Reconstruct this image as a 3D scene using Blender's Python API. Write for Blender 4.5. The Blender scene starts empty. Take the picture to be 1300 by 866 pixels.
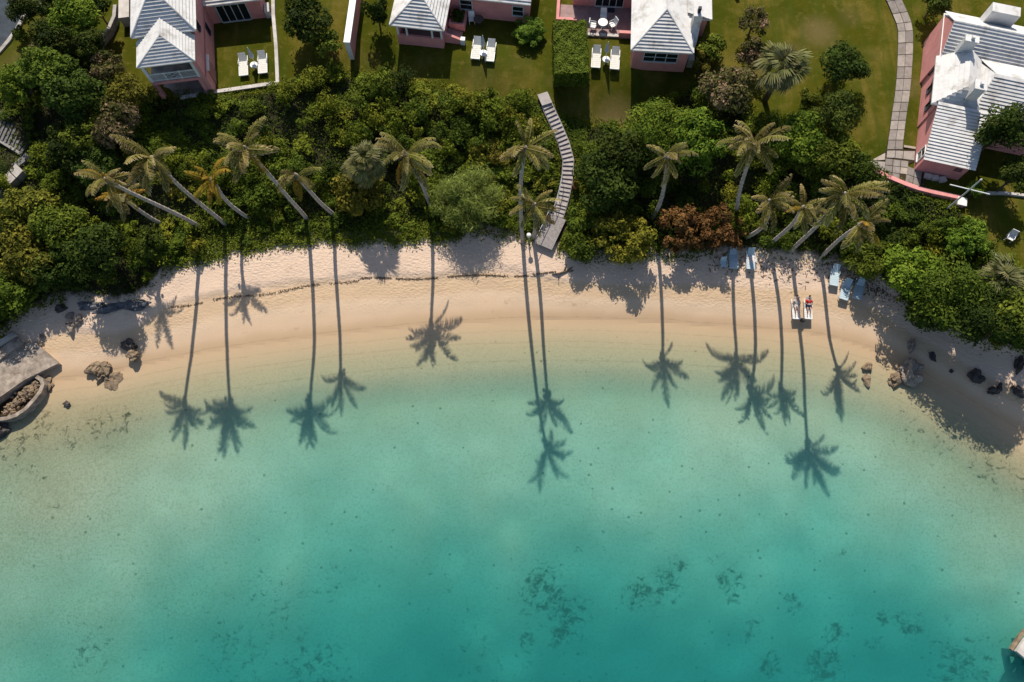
import bpy, math, random
import numpy as np
from mathutils import Vector, Matrix
R = math.radians
sc = bpy.context.scene
COL = sc.collection

# ------------------------------------------------------------------ camera, sky, sun, exposure
F_PX, CX, CY, CAM_H = 950.0, 650.0, 433.0, 60.0
PITCH = math.atan(304.0 / F_PX)
cam_d = bpy.data.cameras.new('camera'); cam = bpy.data.objects.new('camera', cam_d); COL.objects.link(cam)
cam_d.sensor_fit = 'HORIZONTAL'; cam_d.sensor_width = 36.0; cam_d.lens = 36.0 * F_PX / 1300.0
cam_d.clip_start = 0.5; cam_d.clip_end = 1000.0
cam.location = (0, 0, CAM_H); cam.rotation_euler = (PITCH, 0, 0)
sc.camera = cam

SUN_AZ, SUN_EL = R(-6.5), R(46.5)
world = bpy.data.worlds.new('World'); sc.world = world; world.use_nodes = True
wn = world.node_tree; bgn = wn.nodes['Background']
sky = wn.nodes.new('ShaderNodeTexSky'); sky.sky_type = 'NISHITA'; sky.sun_disc = False
sky.sun_elevation = SUN_EL; sky.sun_rotation = SUN_AZ
wn.links.new(sky.outputs[0], bgn.inputs[0]); bgn.inputs[1].default_value = 0.1
sun_d = bpy.data.lights.new('sun', 'SUN'); sun = bpy.data.objects.new('sun', sun_d); COL.objects.link(sun)
sun_d.energy = 5.0; sun_d.angle = R(0.5); sun_d.color = (1.0, 0.92, 0.80)
sdir = Vector((math.sin(SUN_AZ) * math.cos(SUN_EL), math.cos(SUN_AZ) * math.cos(SUN_EL), math.sin(SUN_EL)))
sun.rotation_euler = sdir.to_track_quat('Z', 'Y').to_euler(); sun.location = sdir * 100
sc.view_settings.view_transform = 'Standard'; sc.view_settings.look = 'None'
sc.view_settings.exposure = 0.04; sc.view_settings.gamma = 1.0; sc.view_settings.use_curve_mapping = False
sc.cycles.use_denoising = True
try: sc.cycles.denoiser = 'OPENIMAGEDENOISE'
except Exception: pass
sc.cycles.max_bounces = 4; sc.cycles.diffuse_bounces = 2; sc.cycles.glossy_bounces = 2
sc.cycles.volume_bounces = 1; sc.cycles.transparent_max_bounces = 8; sc.cycles.transmission_bounces = 2
sc.cycles.caustics_reflective = False; sc.cycles.caustics_refractive = False

# ------------------------------------------------------------------ surveying: photo pixel + height -> place on the ground
cth, sth = math.cos(PITCH), math.sin(PITCH)
def P(px, py, z):
    dx, dy, dz = px - CX, -(py - CY), -F_PX
    rx, ry, rz = dx, cth * dy - sth * dz, sth * dy + cth * dz
    t = (z - CAM_H) / rz
    return Vector((rx * t, ry * t, z))

# ------------------------------------------------------------------ materials
MATS = {}
def hexlin(r, g, b): return tuple(((c / 255) / 12.92 if c / 255 <= 0.04045 else ((c / 255 + 0.055) / 1.055) ** 2.4) for c in (r, g, b))
class NT:
    def __init__(s, name):
        s.m = bpy.data.materials.new(name); s.m.use_nodes = True; s.t = s.m.node_tree
        s.b = s.t.nodes['Principled BSDF']; s.o = s.t.nodes['Material Output']; MATS[name] = s.m
    def n(s, k, **kw):
        x = s.t.nodes.new('ShaderNode' + k)
        for a, v in kw.items():
            if a.startswith('i_'):
                x.inputs[int(a[2:]) if a[2:].isdigit() else a[2:].replace('_', ' ')].default_value = v
            else: setattr(x, a, v)
        return x
    def l(s, a, b): s.t.links.new(a, b)
    def coord(s, obj=False):
        return s.n('TexCoord').outputs['Object'] if obj else s.n('NewGeometry').outputs['Position']
    def noise(s, scale, detail=3, rough=0.55, vec=None, dist=0.0):
        x = s.n('TexNoise'); x.inputs['Scale'].default_value = scale; x.inputs['Detail'].default_value = detail
        x.inputs['Roughness'].default_value = rough; x.inputs['Distortion'].default_value = dist
        s.l(vec if vec is not None else s.coord(), x.inputs['Vector']); return x.outputs['Fac']
    def ramp(s, fac, stops, interp='LINEAR'):
        x = s.n('ValToRGB'); cr = x.color_ramp; cr.interpolation = interp
        while len(cr.elements) < len(stops): cr.elements.new(0.5)
        for e, (p, c) in zip(cr.elements, stops): e.position = p; e.color = (*c, 1) if len(c) == 3 else c
        s.l(fac, x.inputs[0]); return x.outputs[0]
    def mix(s, fac, a, b, mode='MIX'):
        x = s.n('Mix', data_type='RGBA', blend_type=mode)
        for v, k in ((fac, 0), (a, 6), (b, 7)):
            if hasattr(v, 'is_linked') or hasattr(v, 'links'): s.l(v, x.inputs[k])
            else: x.inputs[k].default_value = v if k == 0 else (*v, 1) if len(v) == 3 else v
        return x.outputs[2]
    def math(s, op, a, b=0.0, c=0.0):
        x = s.n('Math', operation=op)
        for k, v in enumerate((a, b, c)):
            if hasattr(v, 'links'): s.l(v, x.inputs[k])
            else: x.inputs[k].default_value = v
        return x.outputs[0]
    def maprange(s, v, a, b, c=0.0, d=1.0, smooth=False):
        x = s.n('MapRange'); x.interpolation_type = 'SMOOTHSTEP' if smooth else 'LINEAR'
        s.l(v, x.inputs[0])
        for k, q in zip((1, 2, 3, 4), (a, b, c, d)): x.inputs[k].default_value = q
        return x.outputs[0]
    def attr(s, name): 
        x = s.n('Attribute'); x.attribute_name = name; return x.outputs['Fac']
    def bump(s, h, strength=0.3, dist=0.05):
        x = s.n('Bump'); x.inputs['Strength'].default_value = strength; x.inputs['Distance'].default_value = dist
        s.l(h, x.inputs['Height']); s.l(x.outputs[0], s.b.inputs['Normal']); return x
    def col(s, c):
        if hasattr(c, 'links'): s.l(c, s.b.inputs['Base Color'])
        else: s.b.inputs['Base Color'].default_value = (*c, 1)
    def rough(s, r, spec=0.3): s.b.inputs['Roughness'].default_value = r; s.b.inputs['Specular IOR Level'].default_value = spec

def simple(name, c, var=0.18, scale=3.0, rough=0.8, spec=0.25, bump=0.15, bscale=25.0, dirt=None):
    s = NT(name); n = s.noise(scale, 4, 0.6)
    lo = tuple(x * (1 - var) for x in c); hi = tuple(min(1, x * (1 + var)) for x in c)
    k = s.ramp(n, [(0.3, lo), (0.7, hi)])
    if dirt:
        d = s.noise(scale * 0.6, 5, 0.65); k = s.mix(s.maprange(d, 0.52, 0.7), k, dirt)
    s.col(k); s.rough(rough, spec)
    if bump: s.bump(s.noise(bscale, 3), bump, 0.02)
    return s.m

simple('pink_wall', (0.72, 0.31, 0.29), 0.10, 1.2, 0.9, 0.15, 0.2, 30, dirt=(0.62, 0.27, 0.25))
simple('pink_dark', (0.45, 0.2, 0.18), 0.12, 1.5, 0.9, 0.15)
simple('white_roof', (0.68, 0.67, 0.655), 0.08, 1.6, 0.85, 0.1, 0.3, 12, dirt=(0.42, 0.40, 0.37))
simple('white_paint', (0.8, 0.8, 0.78), 0.05, 3, 0.5, 0.4, 0.05)
simple('window_frame', (0.62, 0.66, 0.64), 0.06, 5, 0.5, 0.4, 0.05)
simple('teal_frame', (0.22, 0.34, 0.29), 0.1, 5, 0.5, 0.4, 0.05)
simple('shutter_dark', (0.03, 0.035, 0.05), 0.2, 5, 0.6, 0.3, 0.05)
simple('concrete', (0.42, 0.39, 0.36), 0.2, 1.6, 0.9, 0.15, 0.4, 14, dirt=(0.24, 0.21, 0.18))
simple('concrete_pale', (0.58, 0.54, 0.5), 0.15, 1.6, 0.9, 0.15, 0.4, 14, dirt=(0.42, 0.38, 0.34))
simple('concrete_shade_tone', (0.17, 0.165, 0.165), 0.3, 1.6, 0.9, 0.15, 0.4, 14, dirt=(0.09, 0.085, 0.08))  # darkened concrete: tree shade over the left steps put into the colour
simple('stair_stone', (0.40, 0.36, 0.345), 0.16, 2.6, 0.9, 0.15, 0.3, 20, dirt=(0.26, 0.23, 0.21))
simple('grey_wood', (0.30, 0.27, 0.26), 0.25, 5, 0.85, 0.2, 0.3, 18)
simple('terrace_floor', (0.34, 0.23, 0.22), 0.2, 1.8, 0.8, 0.2, 0.2, 18, dirt=(0.26, 0.18, 0.17))
simple('asphalt', (0.05, 0.062, 0.075), 0.25, 1.2, 0.9, 0.2, 0.3, 30)
simple('soil', (0.045, 0.035, 0.02), 0.4, 1.5, 1.0, 0.1, 0.8, 8)
simple('bark_palm', (0.46, 0.40, 0.36), 0.22, 4, 0.95, 0.1, 0.6, 22, dirt=(0.26, 0.22, 0.19))
simple('bark', (0.14, 0.11, 0.08), 0.3, 4, 0.95, 0.1, 0.6, 20)
simple('plastic_blue', (0.50, 0.62, 0.68), 0.06, 4, 0.45, 0.4, 0.03)
simple('plastic_white', (0.78, 0.78, 0.76), 0.06, 4, 0.45, 0.4, 0.03)
simple('twig_scarp_shade', (0.20, 0.145, 0.10), 0.3, 5, 0.95, 0.1, 0.3)  # brown of the twigs and of the flecks imitating the scarp's shadow
simple('canvas_cream', (0.74, 0.72, 0.66), 0.08, 5, 0.9, 0.1, 0.1)
simple('canvas_grey', (0.55, 0.58, 0.6), 0.08, 5, 0.9, 0.1, 0.1)
simple('towel_white', (0.72, 0.68, 0.66), 0.1, 8, 1.0, 0.05, 0.4, 40)
simple('skin', (0.45, 0.26, 0.18), 0.08, 6, 0.6, 0.3, 0.05)
simple('hair_dark', (0.02, 0.015, 0.012), 0.3, 20, 0.7, 0.3, 0.3)
simple('cloth_red', (0.55, 0.03, 0.035), 0.12, 9, 0.9, 0.1, 0.2)
simple('cloth_navy', (0.02, 0.03, 0.07), 0.15, 9, 0.9, 0.1, 0.2)
simple('cloth_pale', (0.55, 0.5, 0.47), 0.12, 9, 0.9, 0.1, 0.2)
simple('dark_wood', (0.10, 0.075, 0.07), 0.2, 5, 0.7, 0.2, 0.2)
simple('metal_pole', (0.62, 0.62, 0.62), 0.06, 4, 0.5, 0.5, 0.03)
simple('terracotta', (0.4, 0.13, 0.06), 0.15, 5, 0.8, 0.2, 0.2)
for nm, c, d in (('rock_pale', (0.42, 0.36, 0.30), (0.16, 0.13, 0.11)), ('rock_tan', (0.36, 0.27, 0.18), (0.15, 0.11, 0.075)), ('rock_dark', (0.13, 0.11, 0.10), (0.05, 0.045, 0.045))):
    s = NT(nm); n1 = s.noise(2.2, 6, 0.7); n2 = s.noise(9, 5, 0.7)
    k = s.ramp(n1, [(0.32, d), (0.62, c), (0.8, tuple(min(1, x * 1.3) for x in c))])
    s.col(s.mix(s.maprange(n2, 0.5, 0.72), k, d)); s.rough(0.95, 0.1); s.bump(s.noise(7, 6, 0.7), 0.9, 0.08)
s = NT('glass'); s.col((0.015, 0.02, 0.022)); s.rough(0.08, 0.6)

# leaves: reflectance varies leaf by leaf (attribute tint) and thing by thing
def leafmat(name, dark, mid, light, trans=0.16, vr=(0.8, 1.2)):
    s = NT(name); t = s.attr('tint'); oi = s.n('ObjectInfo').outputs['Random']
    k = s.ramp(t, [(0.0, dark), (0.5, mid), (1.0, light)])
    v = s.maprange(oi, 0, 1, *vr)
    hsv = s.n('HueSaturation'); s.l(k, hsv.inputs['Color']); s.l(v, hsv.inputs['Value'])
    s.l(s.maprange(s.math('FRACT', s.math('MULTIPLY', oi, 7.31)), 0, 1, 0.485, 0.515), hsv.inputs['Hue'])
    k = hsv.outputs[0]
    s.col(k); s.rough(0.75, 0.1)
    tr = s.n('BsdfTranslucent'); s.l(k, tr.inputs[0])
    mx = s.n('MixShader'); mx.inputs[0].default_value = trans
    s.l(s.b.outputs[0], mx.inputs[1]); s.l(tr.outputs[0], mx.inputs[2]); s.l(mx.outputs[0], s.o.inputs['Surface'])
    return s.m
LEAF = {
 'lime':   leafmat('leaf_lime',   (0.035, 0.065, 0.007), (0.11, 0.17, 0.014), (0.23, 0.29, 0.03)),
 'green':  leafmat('leaf_green',  (0.025, 0.04, 0.005), (0.085, 0.12, 0.012), (0.19, 0.23, 0.025)),
 'dark':   leafmat('leaf_dark',   (0.012, 0.022, 0.004), (0.042, 0.066, 0.009), (0.10, 0.135, 0.018)),
 'olive':  leafmat('leaf_olive',  (0.035, 0.04, 0.006), (0.12, 0.12, 0.014), (0.24, 0.22, 0.03)),
 'yellow': leafmat('leaf_yellow', (0.045, 0.05, 0.006), (0.15, 0.14, 0.016), (0.32, 0.26, 0.035)),
 'brown':  leafmat('leaf_brown',  (0.035, 0.03, 0.009), (0.13, 0.055, 0.02), (0.32, 0.15, 0.06)),
 'pink':   leafmat('leaf_pink',   (0.03, 0.042, 0.009), (0.10, 0.10, 0.024), (0.40, 0.24, 0.17)),
 'feather':leafmat('leaf_feather',(0.04, 0.065, 0.014), (0.12, 0.165, 0.03), (0.24, 0.29, 0.065)),
 'hedge':  leafmat('leaf_hedge',  (0.04, 0.065, 0.007), (0.13, 0.19, 0.018), (0.24, 0.31, 0.035)),
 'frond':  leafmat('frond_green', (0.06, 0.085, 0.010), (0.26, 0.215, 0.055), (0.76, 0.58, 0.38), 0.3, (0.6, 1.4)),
 'gold':   leafmat('frond_gold',  (0.16, 0.15, 0.015), (0.40, 0.24, 0.03), (0.42, 0.22, 0.06), 0.3),
 'fan':    leafmat('fan_leaf',    (0.07, 0.085, 0.02), (0.17, 0.17, 0.06), (0.34, 0.31, 0.19), 0.25),
}
# scrub mass: hue drifts from bush to bush (attribute hue)
s = NT('leaf_scrub'); t = s.attr('tint'); h = s.attr('hue')
c0 = s.ramp(h, [(0.0, (0.025, 0.04, 0.006)), (0.3, (0.075, 0.115, 0.011)), (0.55, (0.125, 0.16, 0.013)), (0.8, (0.175, 0.175, 0.016)), (1.0, (0.22, 0.17, 0.03))])
k = s.mix(1.0, c0, s.ramp(t, [(0, (0.3, 0.3, 0.3)), (0.5, (1, 1, 1)), (1, (1.9, 1.75, 1.7))]), 'MULTIPLY')
s.col(k); s.rough(0.75, 0.1)
tr = s.n('BsdfTranslucent'); s.l(k, tr.inputs[0]); mx = s.n('MixShader'); mx.inputs[0].default_value = 0.16
s.l(s.b.outputs[0], mx.inputs[1]); s.l(tr.outputs[0], mx.inputs[2]); s.l(mx.outputs[0], s.o.inputs['Surface'])

# sand: dry pale above, tan below, wet at the water; weed and silt on the sea floor
def sand_material(name, dry_on, sea_on):
    s = NT(name); sh = s.attr('shore'); co = s.coord()
    n1 = s.noise(0.25, 3, 0.6); n2 = s.noise(1.4, 4, 0.65)
    shj = s.math('ADD', sh, s.math('MULTIPLY', s.math('SUBTRACT', n1, 0.5), 1.2))
    if dry_on:
        fr = s.attr('frac'); n3 = s.noise(14, 2, 0.6)
        frj = s.math('ADD', fr, s.math('MULTIPLY', s.math('SUBTRACT', n1, 0.5), 0.10))
        dry = s.ramp(frj, [(0.0, (0.54, 0.37, 0.23)), (0.12, (0.62, 0.45, 0.30)), (0.30, (0.68, 0.51, 0.355)), (0.38, (0.62, 0.445, 0.285)), (0.52, (0.62, 0.45, 0.29)), (0.60, (0.75, 0.565, 0.43)), (1.0, (0.76, 0.58, 0.45))])
        spots = s.mix(s.maprange(n2, 0.62, 0.75), dry, (0.46, 0.33, 0.21))
        grain = s.mix(s.maprange(n3, 0.35, 0.65, 0.0, 0.35), spots, (0.50, 0.37, 0.25))
        vor = s.n('TexVoronoi'); vor.inputs['Scale'].default_value = 1.7; s.l(co, vor.inputs['Vector'])     # small dark scraps of weed
        deb = s.math('MULTIPLY', s.math('LESS_THAN', vor.outputs['Distance'], 0.06), s.math('GREATER_THAN', n2, 0.52))
        deb = s.math('MULTIPLY', deb, s.maprange(fr, 0.15, 0.4))
        grain = s.mix(s.math('MULTIPLY', deb, 0.75), grain, (0.12, 0.085, 0.055))
        k = s.mix(s.maprange(shj, 0.2, 1.3, 1.0, 0.0, True), grain, (0.52, 0.365, 0.225))
        vg = s.math('ADD', s.attr('veg'), s.math('MULTIPLY', s.math('SUBTRACT', n2, 0.5), 1.6))
        soilc = s.ramp(n2, [(0.3, (0.028, 0.028, 0.012)), (0.7, (0.06, 0.05, 0.025))])
        k = s.mix(s.maprange(vg, 0.1, 0.7), k, soilc)
    if sea_on:
        wd = s.attr('weed'); fn = s.noise(6.0, 3, 0.75); fn3 = s.noise(22, 2, 0.7)
        f = s.ramp(n1, [(0.3, (0.46, 0.42, 0.30)), (0.7, (0.56, 0.51, 0.38))])
        f = s.mix(s.maprange(sh, -10.0, -3.0), f, (0.40, 0.345, 0.215))
        f = s.mix(s.maprange(fn, 0.50, 0.72, 0.0, 0.6), f, (0.22, 0.20, 0.11))
        f = s.mix(s.maprange(fn3, 0.52, 0.70, 0.0, 0.5), f, (0.18, 0.165, 0.09))
        f = s.mix(s.math('MULTIPLY', s.attr('dry'), s.maprange(fn, .3, .7, .4, 1.0)), f, (0.20, 0.165, 0.085))
        v2 = s.n('TexVoronoi'); v2.inputs['Scale'].default_value = 0.9; s.l(co, v2.inputs['Vector'])
        dots = s.math('MULTIPLY', s.math('LESS_THAN', v2.outputs['Distance'], 0.10), s.math('GREATER_THAN', n1, 0.5))
        f = s.mix(s.math('MULTIPLY', dots, 0.7), f, (0.12, 0.11, 0.06))
        wn1 = s.noise(1.5, 4, 0.75, dist=0.5)
        wn2 = s.noise(5.0, 3, 0.7)
        wmask = s.maprange(s.math('ADD', s.math('ADD', wd, s.math('MULTIPLY', s.math('SUBTRACT', wn1, 0.5), 1.7)), s.math('MULTIPLY', s.math('SUBTRACT', wn2, 0.5), 0.5)), 0.38, 0.62)
        f = s.mix(s.math('MULTIPLY', wmask, 0.92), f, (0.05, 0.052, 0.025))
        k = s.mix(s.maprange(shj, -3.6, 0.2, 1.0, 0.0, True), k, f) if dry_on else f
        if dry_on:
            sl = s.math('ADD', sh, s.math('MULTIPLY', s.math('SUBTRACT', n1, 0.5), 0.5))
            for c_, w_, a_ in ((0.25, .07, .35), (-0.9, .07, .28), (-1.9, .09, .3), (-2.35, .06, .25), (-3.5, .09, .42)):
                ln = s.maprange(s.math('ABSOLUTE', s.math('SUBTRACT', sl, c_)), 0.0, w_, a_, 0.0)
                k = s.mix(s.math('MULTIPLY', ln, s.maprange(n2, .35, .6)), k, (0.20, 0.155, 0.09))
    s.col(k); s.rough(0.9, 0.15)
    if dry_on:
        mp = s.n('Mapping'); mp.inputs['Scale'].default_value = (1.0, 1.6, 1.0); s.l(co, mp.inputs[0])
        fp = s.noise(3.6, 3, 0.65, vec=mp.outputs[0])
        v3 = s.n('TexVoronoi'); v3.inputs['Scale'].default_value = 3.4; v3.feature = 'F1'; s.l(mp.outputs[0], v3.inputs['Vector'])
        hgt = s.math('MULTIPLY', s.math('ADD', fp, s.math('MULTIPLY', v3.outputs['Distance'], 0.7)), s.math('MULTIPLY', s.maprange(fr, 0.18, 0.42, 0.06, 1.0), s.maprange(n1, 0.36, 0.62, 0.35, 1.25)))
        s.bump(hgt, 0.42, 0.12)
sand_material('sand', True, True); sand_material('sand_dry', True, False); sand_material('sea_floor', False, True)

# lawn: mown turf, dry patches, faint mowing lines
s = NT('turf'); co = s.coord(); n1 = s.noise(0.22, 4, 0.62); n2 = s.noise(1.6, 4, 0.7); n3 = s.noise(20, 2, 0.7)
mp = s.n('Mapping'); mp.inputs['Scale'].default_value = (1.2, 0.12, 1); mp.inputs['Rotation'].default_value = (0, 0, 0.1); s.l(co, mp.inputs[0])
ln = s.noise(1.2, 3, 0.6, vec=mp.outputs[0])
k = s.ramp(n1, [(0.34, (0.05, 0.062, 0.004)), (0.5, (0.09, 0.086, 0.008)), (0.64, (0.19, 0.145, 0.03))])
k = s.mix(s.maprange(n2, 0.52, 0.72, 0, 0.7), k, (0.21, 0.165, 0.045))
k = s.mix(s.maprange(ln, 0.45, 0.62, 0, 0.6), k, (0.06, 0.085, 0.009))
k = s.mix(s.maprange(s.attr('dry'), 0.3, 1.0, 0, 0.75), k, (0.25, 0.175, 0.085))
k = s.mix(s.maprange(n3, 0.35, 0.65, 0, 0.6), k, (0.05, 0.06, 0.009))
s.col(k); s.rough(1.0, 0.0); s.bump(n3, 0.9, 0.06)

# sea water: clear surface over an absorbing body of water
s = NT('sea_water'); t_ = s.t
tb = s.n('BsdfTransparent'); gl = s.n('BsdfGlossy'); gl.inputs['Roughness'].default_value = 0.12
fz = s.n('Fresnel'); fz.inputs['IOR'].default_value = 1.33
bn = s.n('Bump'); bn.inputs['Strength'].default_value = 0.25; bn.inputs['Distance'].default_value = 0.12
s.l(s.noise(0.9, 4, 0.6), bn.inputs['Height']); s.l(bn.outputs[0], gl.inputs['Normal']); s.l(bn.outputs[0], fz.inputs['Normal'])
# light leaving the water keeps its whole cone (the surface does not bend rays, so it must not trap them either)
fout = s.math('MULTIPLY', fz.outputs[0], s.math('SUBTRACT', 1.0, s.n('NewGeometry').outputs['Backfacing']))
mx = s.n('MixShader'); s.l(fout, mx.inputs[0]); s.l(tb.outputs[0], mx.inputs[1]); s.l(gl.outputs[0], mx.inputs[2])
s.l(mx.outputs[0], s.o.inputs['Surface'])
va = s.n('VolumeAbsorption'); va.inputs['Color'].default_value = (0.0, 0.835, 0.855, 1); va.inputs['Density'].default_value = 0.42
vs = s.n('VolumeScatter'); vs.inputs['Color'].default_value = (0.35, 0.95, 0.88, 1); vs.inputs['Density'].default_value = 0.12; vs.inputs['Anisotropy'].default_value = 0.2
ad = s.n('AddShader'); s.l(va.outputs[0], ad.inputs[0]); s.l(vs.outputs[0], ad.inputs[1]); s.l(ad.outputs[0], s.o.inputs['Volume'])

# ------------------------------------------------------------------ mesh helpers
def link(o, parent=None):
    COL.objects.link(o)
    if parent is not None: o.parent = parent
    return o
def tag(o, label=None, cat=None, group=None, kind=None):
    if label: o['label'] = label
    if cat: o['category'] = cat
    if group: o['group'] = group
    if kind: o['kind'] = kind
    return o
def empty(name, loc, rz=0.0, label=None, cat=None, group=None):
    o = bpy.data.objects.new(name, None); o.empty_display_size = 0.3; link(o)
    o.location = loc; o.rotation_euler = (0, 0, rz)
    return tag(o, label, cat, group)
def mesh_np(name, V, Fq, mat, smooth=False, attrs=None, n=4):
    """V (N,3), Fq (M,n) arrays -> mesh"""
    me = bpy.data.meshes.new(name); V = np.asarray(V, np.float32); Fq = np.asarray(Fq, np.int32)
    me.vertices.add(len(V)); me.vertices.foreach_set('co', V.ravel())
    me.loops.add(Fq.size); me.loops.foreach_set('vertex_index', Fq.ravel())
    me.polygons.add(len(Fq)); me.polygons.foreach_set('loop_start', np.arange(0, Fq.size, n, dtype=np.int32))
    me.update(calc_edges=True)
    me.polygons.foreach_set('use_smooth', np.full(len(Fq), bool(smooth)))
    for k, v in (attrs or {}).items():
        a = me.attributes.new(k, 'FLOAT', 'POINT'); a.data.foreach_set('value', np.asarray(v, np.float32))
    me.materials.append(MATS[mat] if isinstance(mat, str) else mat)
    return me
class MB:
    def __init__(s): s.v = []; s.f = []
    def add(s, vs, fs):
        b = len(s.v); s.v += [tuple(x) for x in vs]; s.f += [tuple(i + b for i in f) for f in fs]; return s
    def box(s, x0, x1, y0, y1, z0, z1):
        return s.add([(x0, y0, z0), (x1, y0, z0), (x1, y1, z0), (x0, y1, z0), (x0, y0, z1), (x1, y0, z1), (x1, y1, z1), (x0, y1, z1)],
                     [(0, 3, 2, 1), (4, 5, 6, 7), (0, 1, 5, 4), (1, 2, 6, 5), (2, 3, 7, 6), (3, 0, 4, 7)])
    def cbox(s, c, sx, sy, sz, rz=0.0, rx=0.0):
        m = Matrix.Rotation(rz, 3, 'Z') @ Matrix.Rotation(rx, 3, 'X'); c = Vector(c)
        vs = [c + m @ Vector((a * sx / 2, b * sy / 2, d * sz / 2)) for d in (-1, 1) for a, b in ((-1, -1), (1, -1), (1, 1), (-1, 1))]
        return s.add(vs, [(0, 3, 2, 1), (4, 5, 6, 7), (0, 1, 5, 4), (1, 2, 6, 5), (2, 3, 7, 6), (3, 0, 4, 7)])
    def prism(s, poly, z0, z1):
        n = len(poly); z0 = z0 if hasattr(z0, '__len__') else [z0] * n; z1 = z1 if hasattr(z1, '__len__') else [z1] * n
        a = sum(poly[i][0] * poly[(i + 1) % n][1] - poly[(i + 1) % n][0] * poly[i][1] for i in range(n))
        if a < 0: poly = poly[::-1]; z0 = z0[::-1]; z1 = z1[::-1]
        vs = [(p[0], p[1], z) for p, z in zip(poly, z0)] + [(p[0], p[1], z) for p, z in zip(poly, z1)]
        fs = [tuple(range(n - 1, -1, -1)), tuple(range(n, 2 * n))] + [(i, (i + 1) % n, n + (i + 1) % n, n + i) for i in range(n)]
        return s.add(vs, fs)
    def tube(s, pts, rads, n=8, cap=True):
        pts = [Vector(p) for p in pts]; b = len(s.v); N = len(pts)
        for i, p in enumerate(pts):
            d = (pts[min(i + 1, N - 1)] - pts[max(i - 1, 0)]).normalized()
            u = d.cross(Vector((0, 1, 0) if abs(d.y) < 0.9 else (1, 0, 0))).normalized(); w = d.cross(u)
            r = rads[i] if hasattr(rads, '__len__') else rads
            for k in range(n):
                a = 2 * math.pi * k / n; s.v.append(tuple(p + u * (r * math.cos(a)) + w * (r * math.sin(a))))
        for i in range(N - 1):
            for k in range(n):
                s.f.append((b + i * n + k, b + i * n + (k + 1) % n, b + (i + 1) * n + (k + 1) % n, b + (i + 1) * n + k))
        if cap: s.f.append(tuple(b + k for k in range(n - 1, -1, -1))); s.f.append(tuple(b + (N - 1) * n + k for k in range(n)))
        return s
    def ribbonwall(s, line, w, z0, z1):
        """wall of width w along a list of xy points; z0,z1 scalars or lists"""
        n = len(line); L = [Vector((p[0], p[1])) for p in line]
        z0 = z0 if hasattr(z0, '__len__') else [z0] * n; z1 = z1 if hasattr(z1, '__len__') else [z1] * n
        b = len(s.v)
        for i in range(n):
            d = (L[min(i + 1, n - 1)] - L[max(i - 1, 0)]).normalized(); q = Vector((-d.y, d.x)) * w / 2
            for p in (L[i] - q, L[i] + q):
                s.v.append((p.x, p.y, z0[i])); s.v.append((p.x, p.y, z1[i]))
        for i in range(n - 1):
            a = b + 4 * i; c = a + 4
            s.f += [(a, c, c + 1, a + 1), (a + 2, a + 3, c + 3, c + 2), (a + 1, c + 1, c + 3, a + 3), (a, a + 2, c + 2, c)]
        e = b + 4 * (n - 1); s.f += [(b, b + 1, b + 3, b + 2), (e, e + 2, e + 3, e + 1)]
        return s
    def mesh(s, name, mat, smooth=False):
        me = bpy.data.meshes.new(name); me.from_pydata(s.v, [], s.f); me.update()
        if smooth: me.polygons.foreach_set('use_smooth', [True] * len(me.polygons))
        me.materials.append(MATS[mat] if isinstance(mat, str) else mat); return me
    def build(s, name, mat, parent=None, smooth=False):
        return link(bpy.data.objects.new(name, s.mesh(name, mat, smooth)), parent)
def copy_tree(o, parent=None):
    c = o.copy(); link(c, parent)
    for ch in list(o.children): copy_tree(ch, c)
    return c

# ------------------------------------------------------------------ terrain
def curve(px_pts, z):
    a = np.array([tuple(P(x, y, z))[:2] for x, y in px_pts]); a = a[np.argsort(a[:, 0])]
    return lambda x: np.interp(x, a[:, 0], a[:, 1])
WATER_PX = [(-60, 500), (20, 497), (65, 486), (120, 477), (200, 460), (260, 447), (330, 437), (420, 425), (520, 415), (600, 409), (690, 406), (780, 407), (850, 410), (940, 417), (1010, 421), (1060, 430), (1100, 442), (1140, 458), (1180, 480), (1220, 503), (1260, 528), (1300, 552), (1360, 590)]
VEG_PX = [(-60, 440), (0, 428), (25, 402), (75, 376), (110, 380), (150, 385), (185, 372), (212, 338), (260, 325), (320, 312), (400, 302), (470, 303), (560, 300), (610, 293), (660, 300), (720, 320), (770, 326), (860, 322), (930, 320), (1000, 325), (1060, 332), (1110, 350), (1150, 385), (1200, 412), (1240, 436), (1300, 452), (1360, 465)]
LAWN_PX = [(-80, 130), (0, 122), (60, 75), (110, 62), (150, 105), (190, 130), (275, 124), (360, 116), (400, 102), (445, 97), (505, 100), (570, 121), (640, 133), (685, 130), (735, 160), (790, 165), (840, 140), (875, 115), (900, 112), (960, 150), (1030, 165), (1080, 200), (1130, 235), (1215, 264), (1262, 338), (1300, 352), (1360, 370)]
ZL = 5.5
DROP_X = [(-20, 0), (-14, .7), (0, .6), (2.6, .2), (3.6, .6), (5, 1.8), (14, 1.8), (18.5, 0)]
def drop(x): return np.interp(x, [a for a, b in DROP_X], [b for a, b in DROP_X])
yw, yv = curve(WATER_PX, 0.0), curve(VEG_PX, 1.3)
_l = np.array([tuple(P(x, y, ZL - float(drop((x - 650) / 14.6))))[:2] for x, y in LAWN_PX]); _l = _l[np.argsort(_l[:, 0])]
def yl(x): return np.interp(x, _l[:, 0], _l[:, 1])
STAIR_PX = [(689, 120, 5.52), (694, 132, 5.45), (706, 158, 4.75), (716, 182, 4.1), (721.5, 203, 3.6), (720.5, 225, 3.1), (716, 248, 2.6), (712, 263, 2.3), (708, 275, 2.05), (690, 313, 1.72)]
STAIR = np.array([tuple(P(*q)) for q in STAIR_PX])
def smooth(t): t = np.clip(t, 0, 1); return t * t * (3 - 2 * t)
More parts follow.
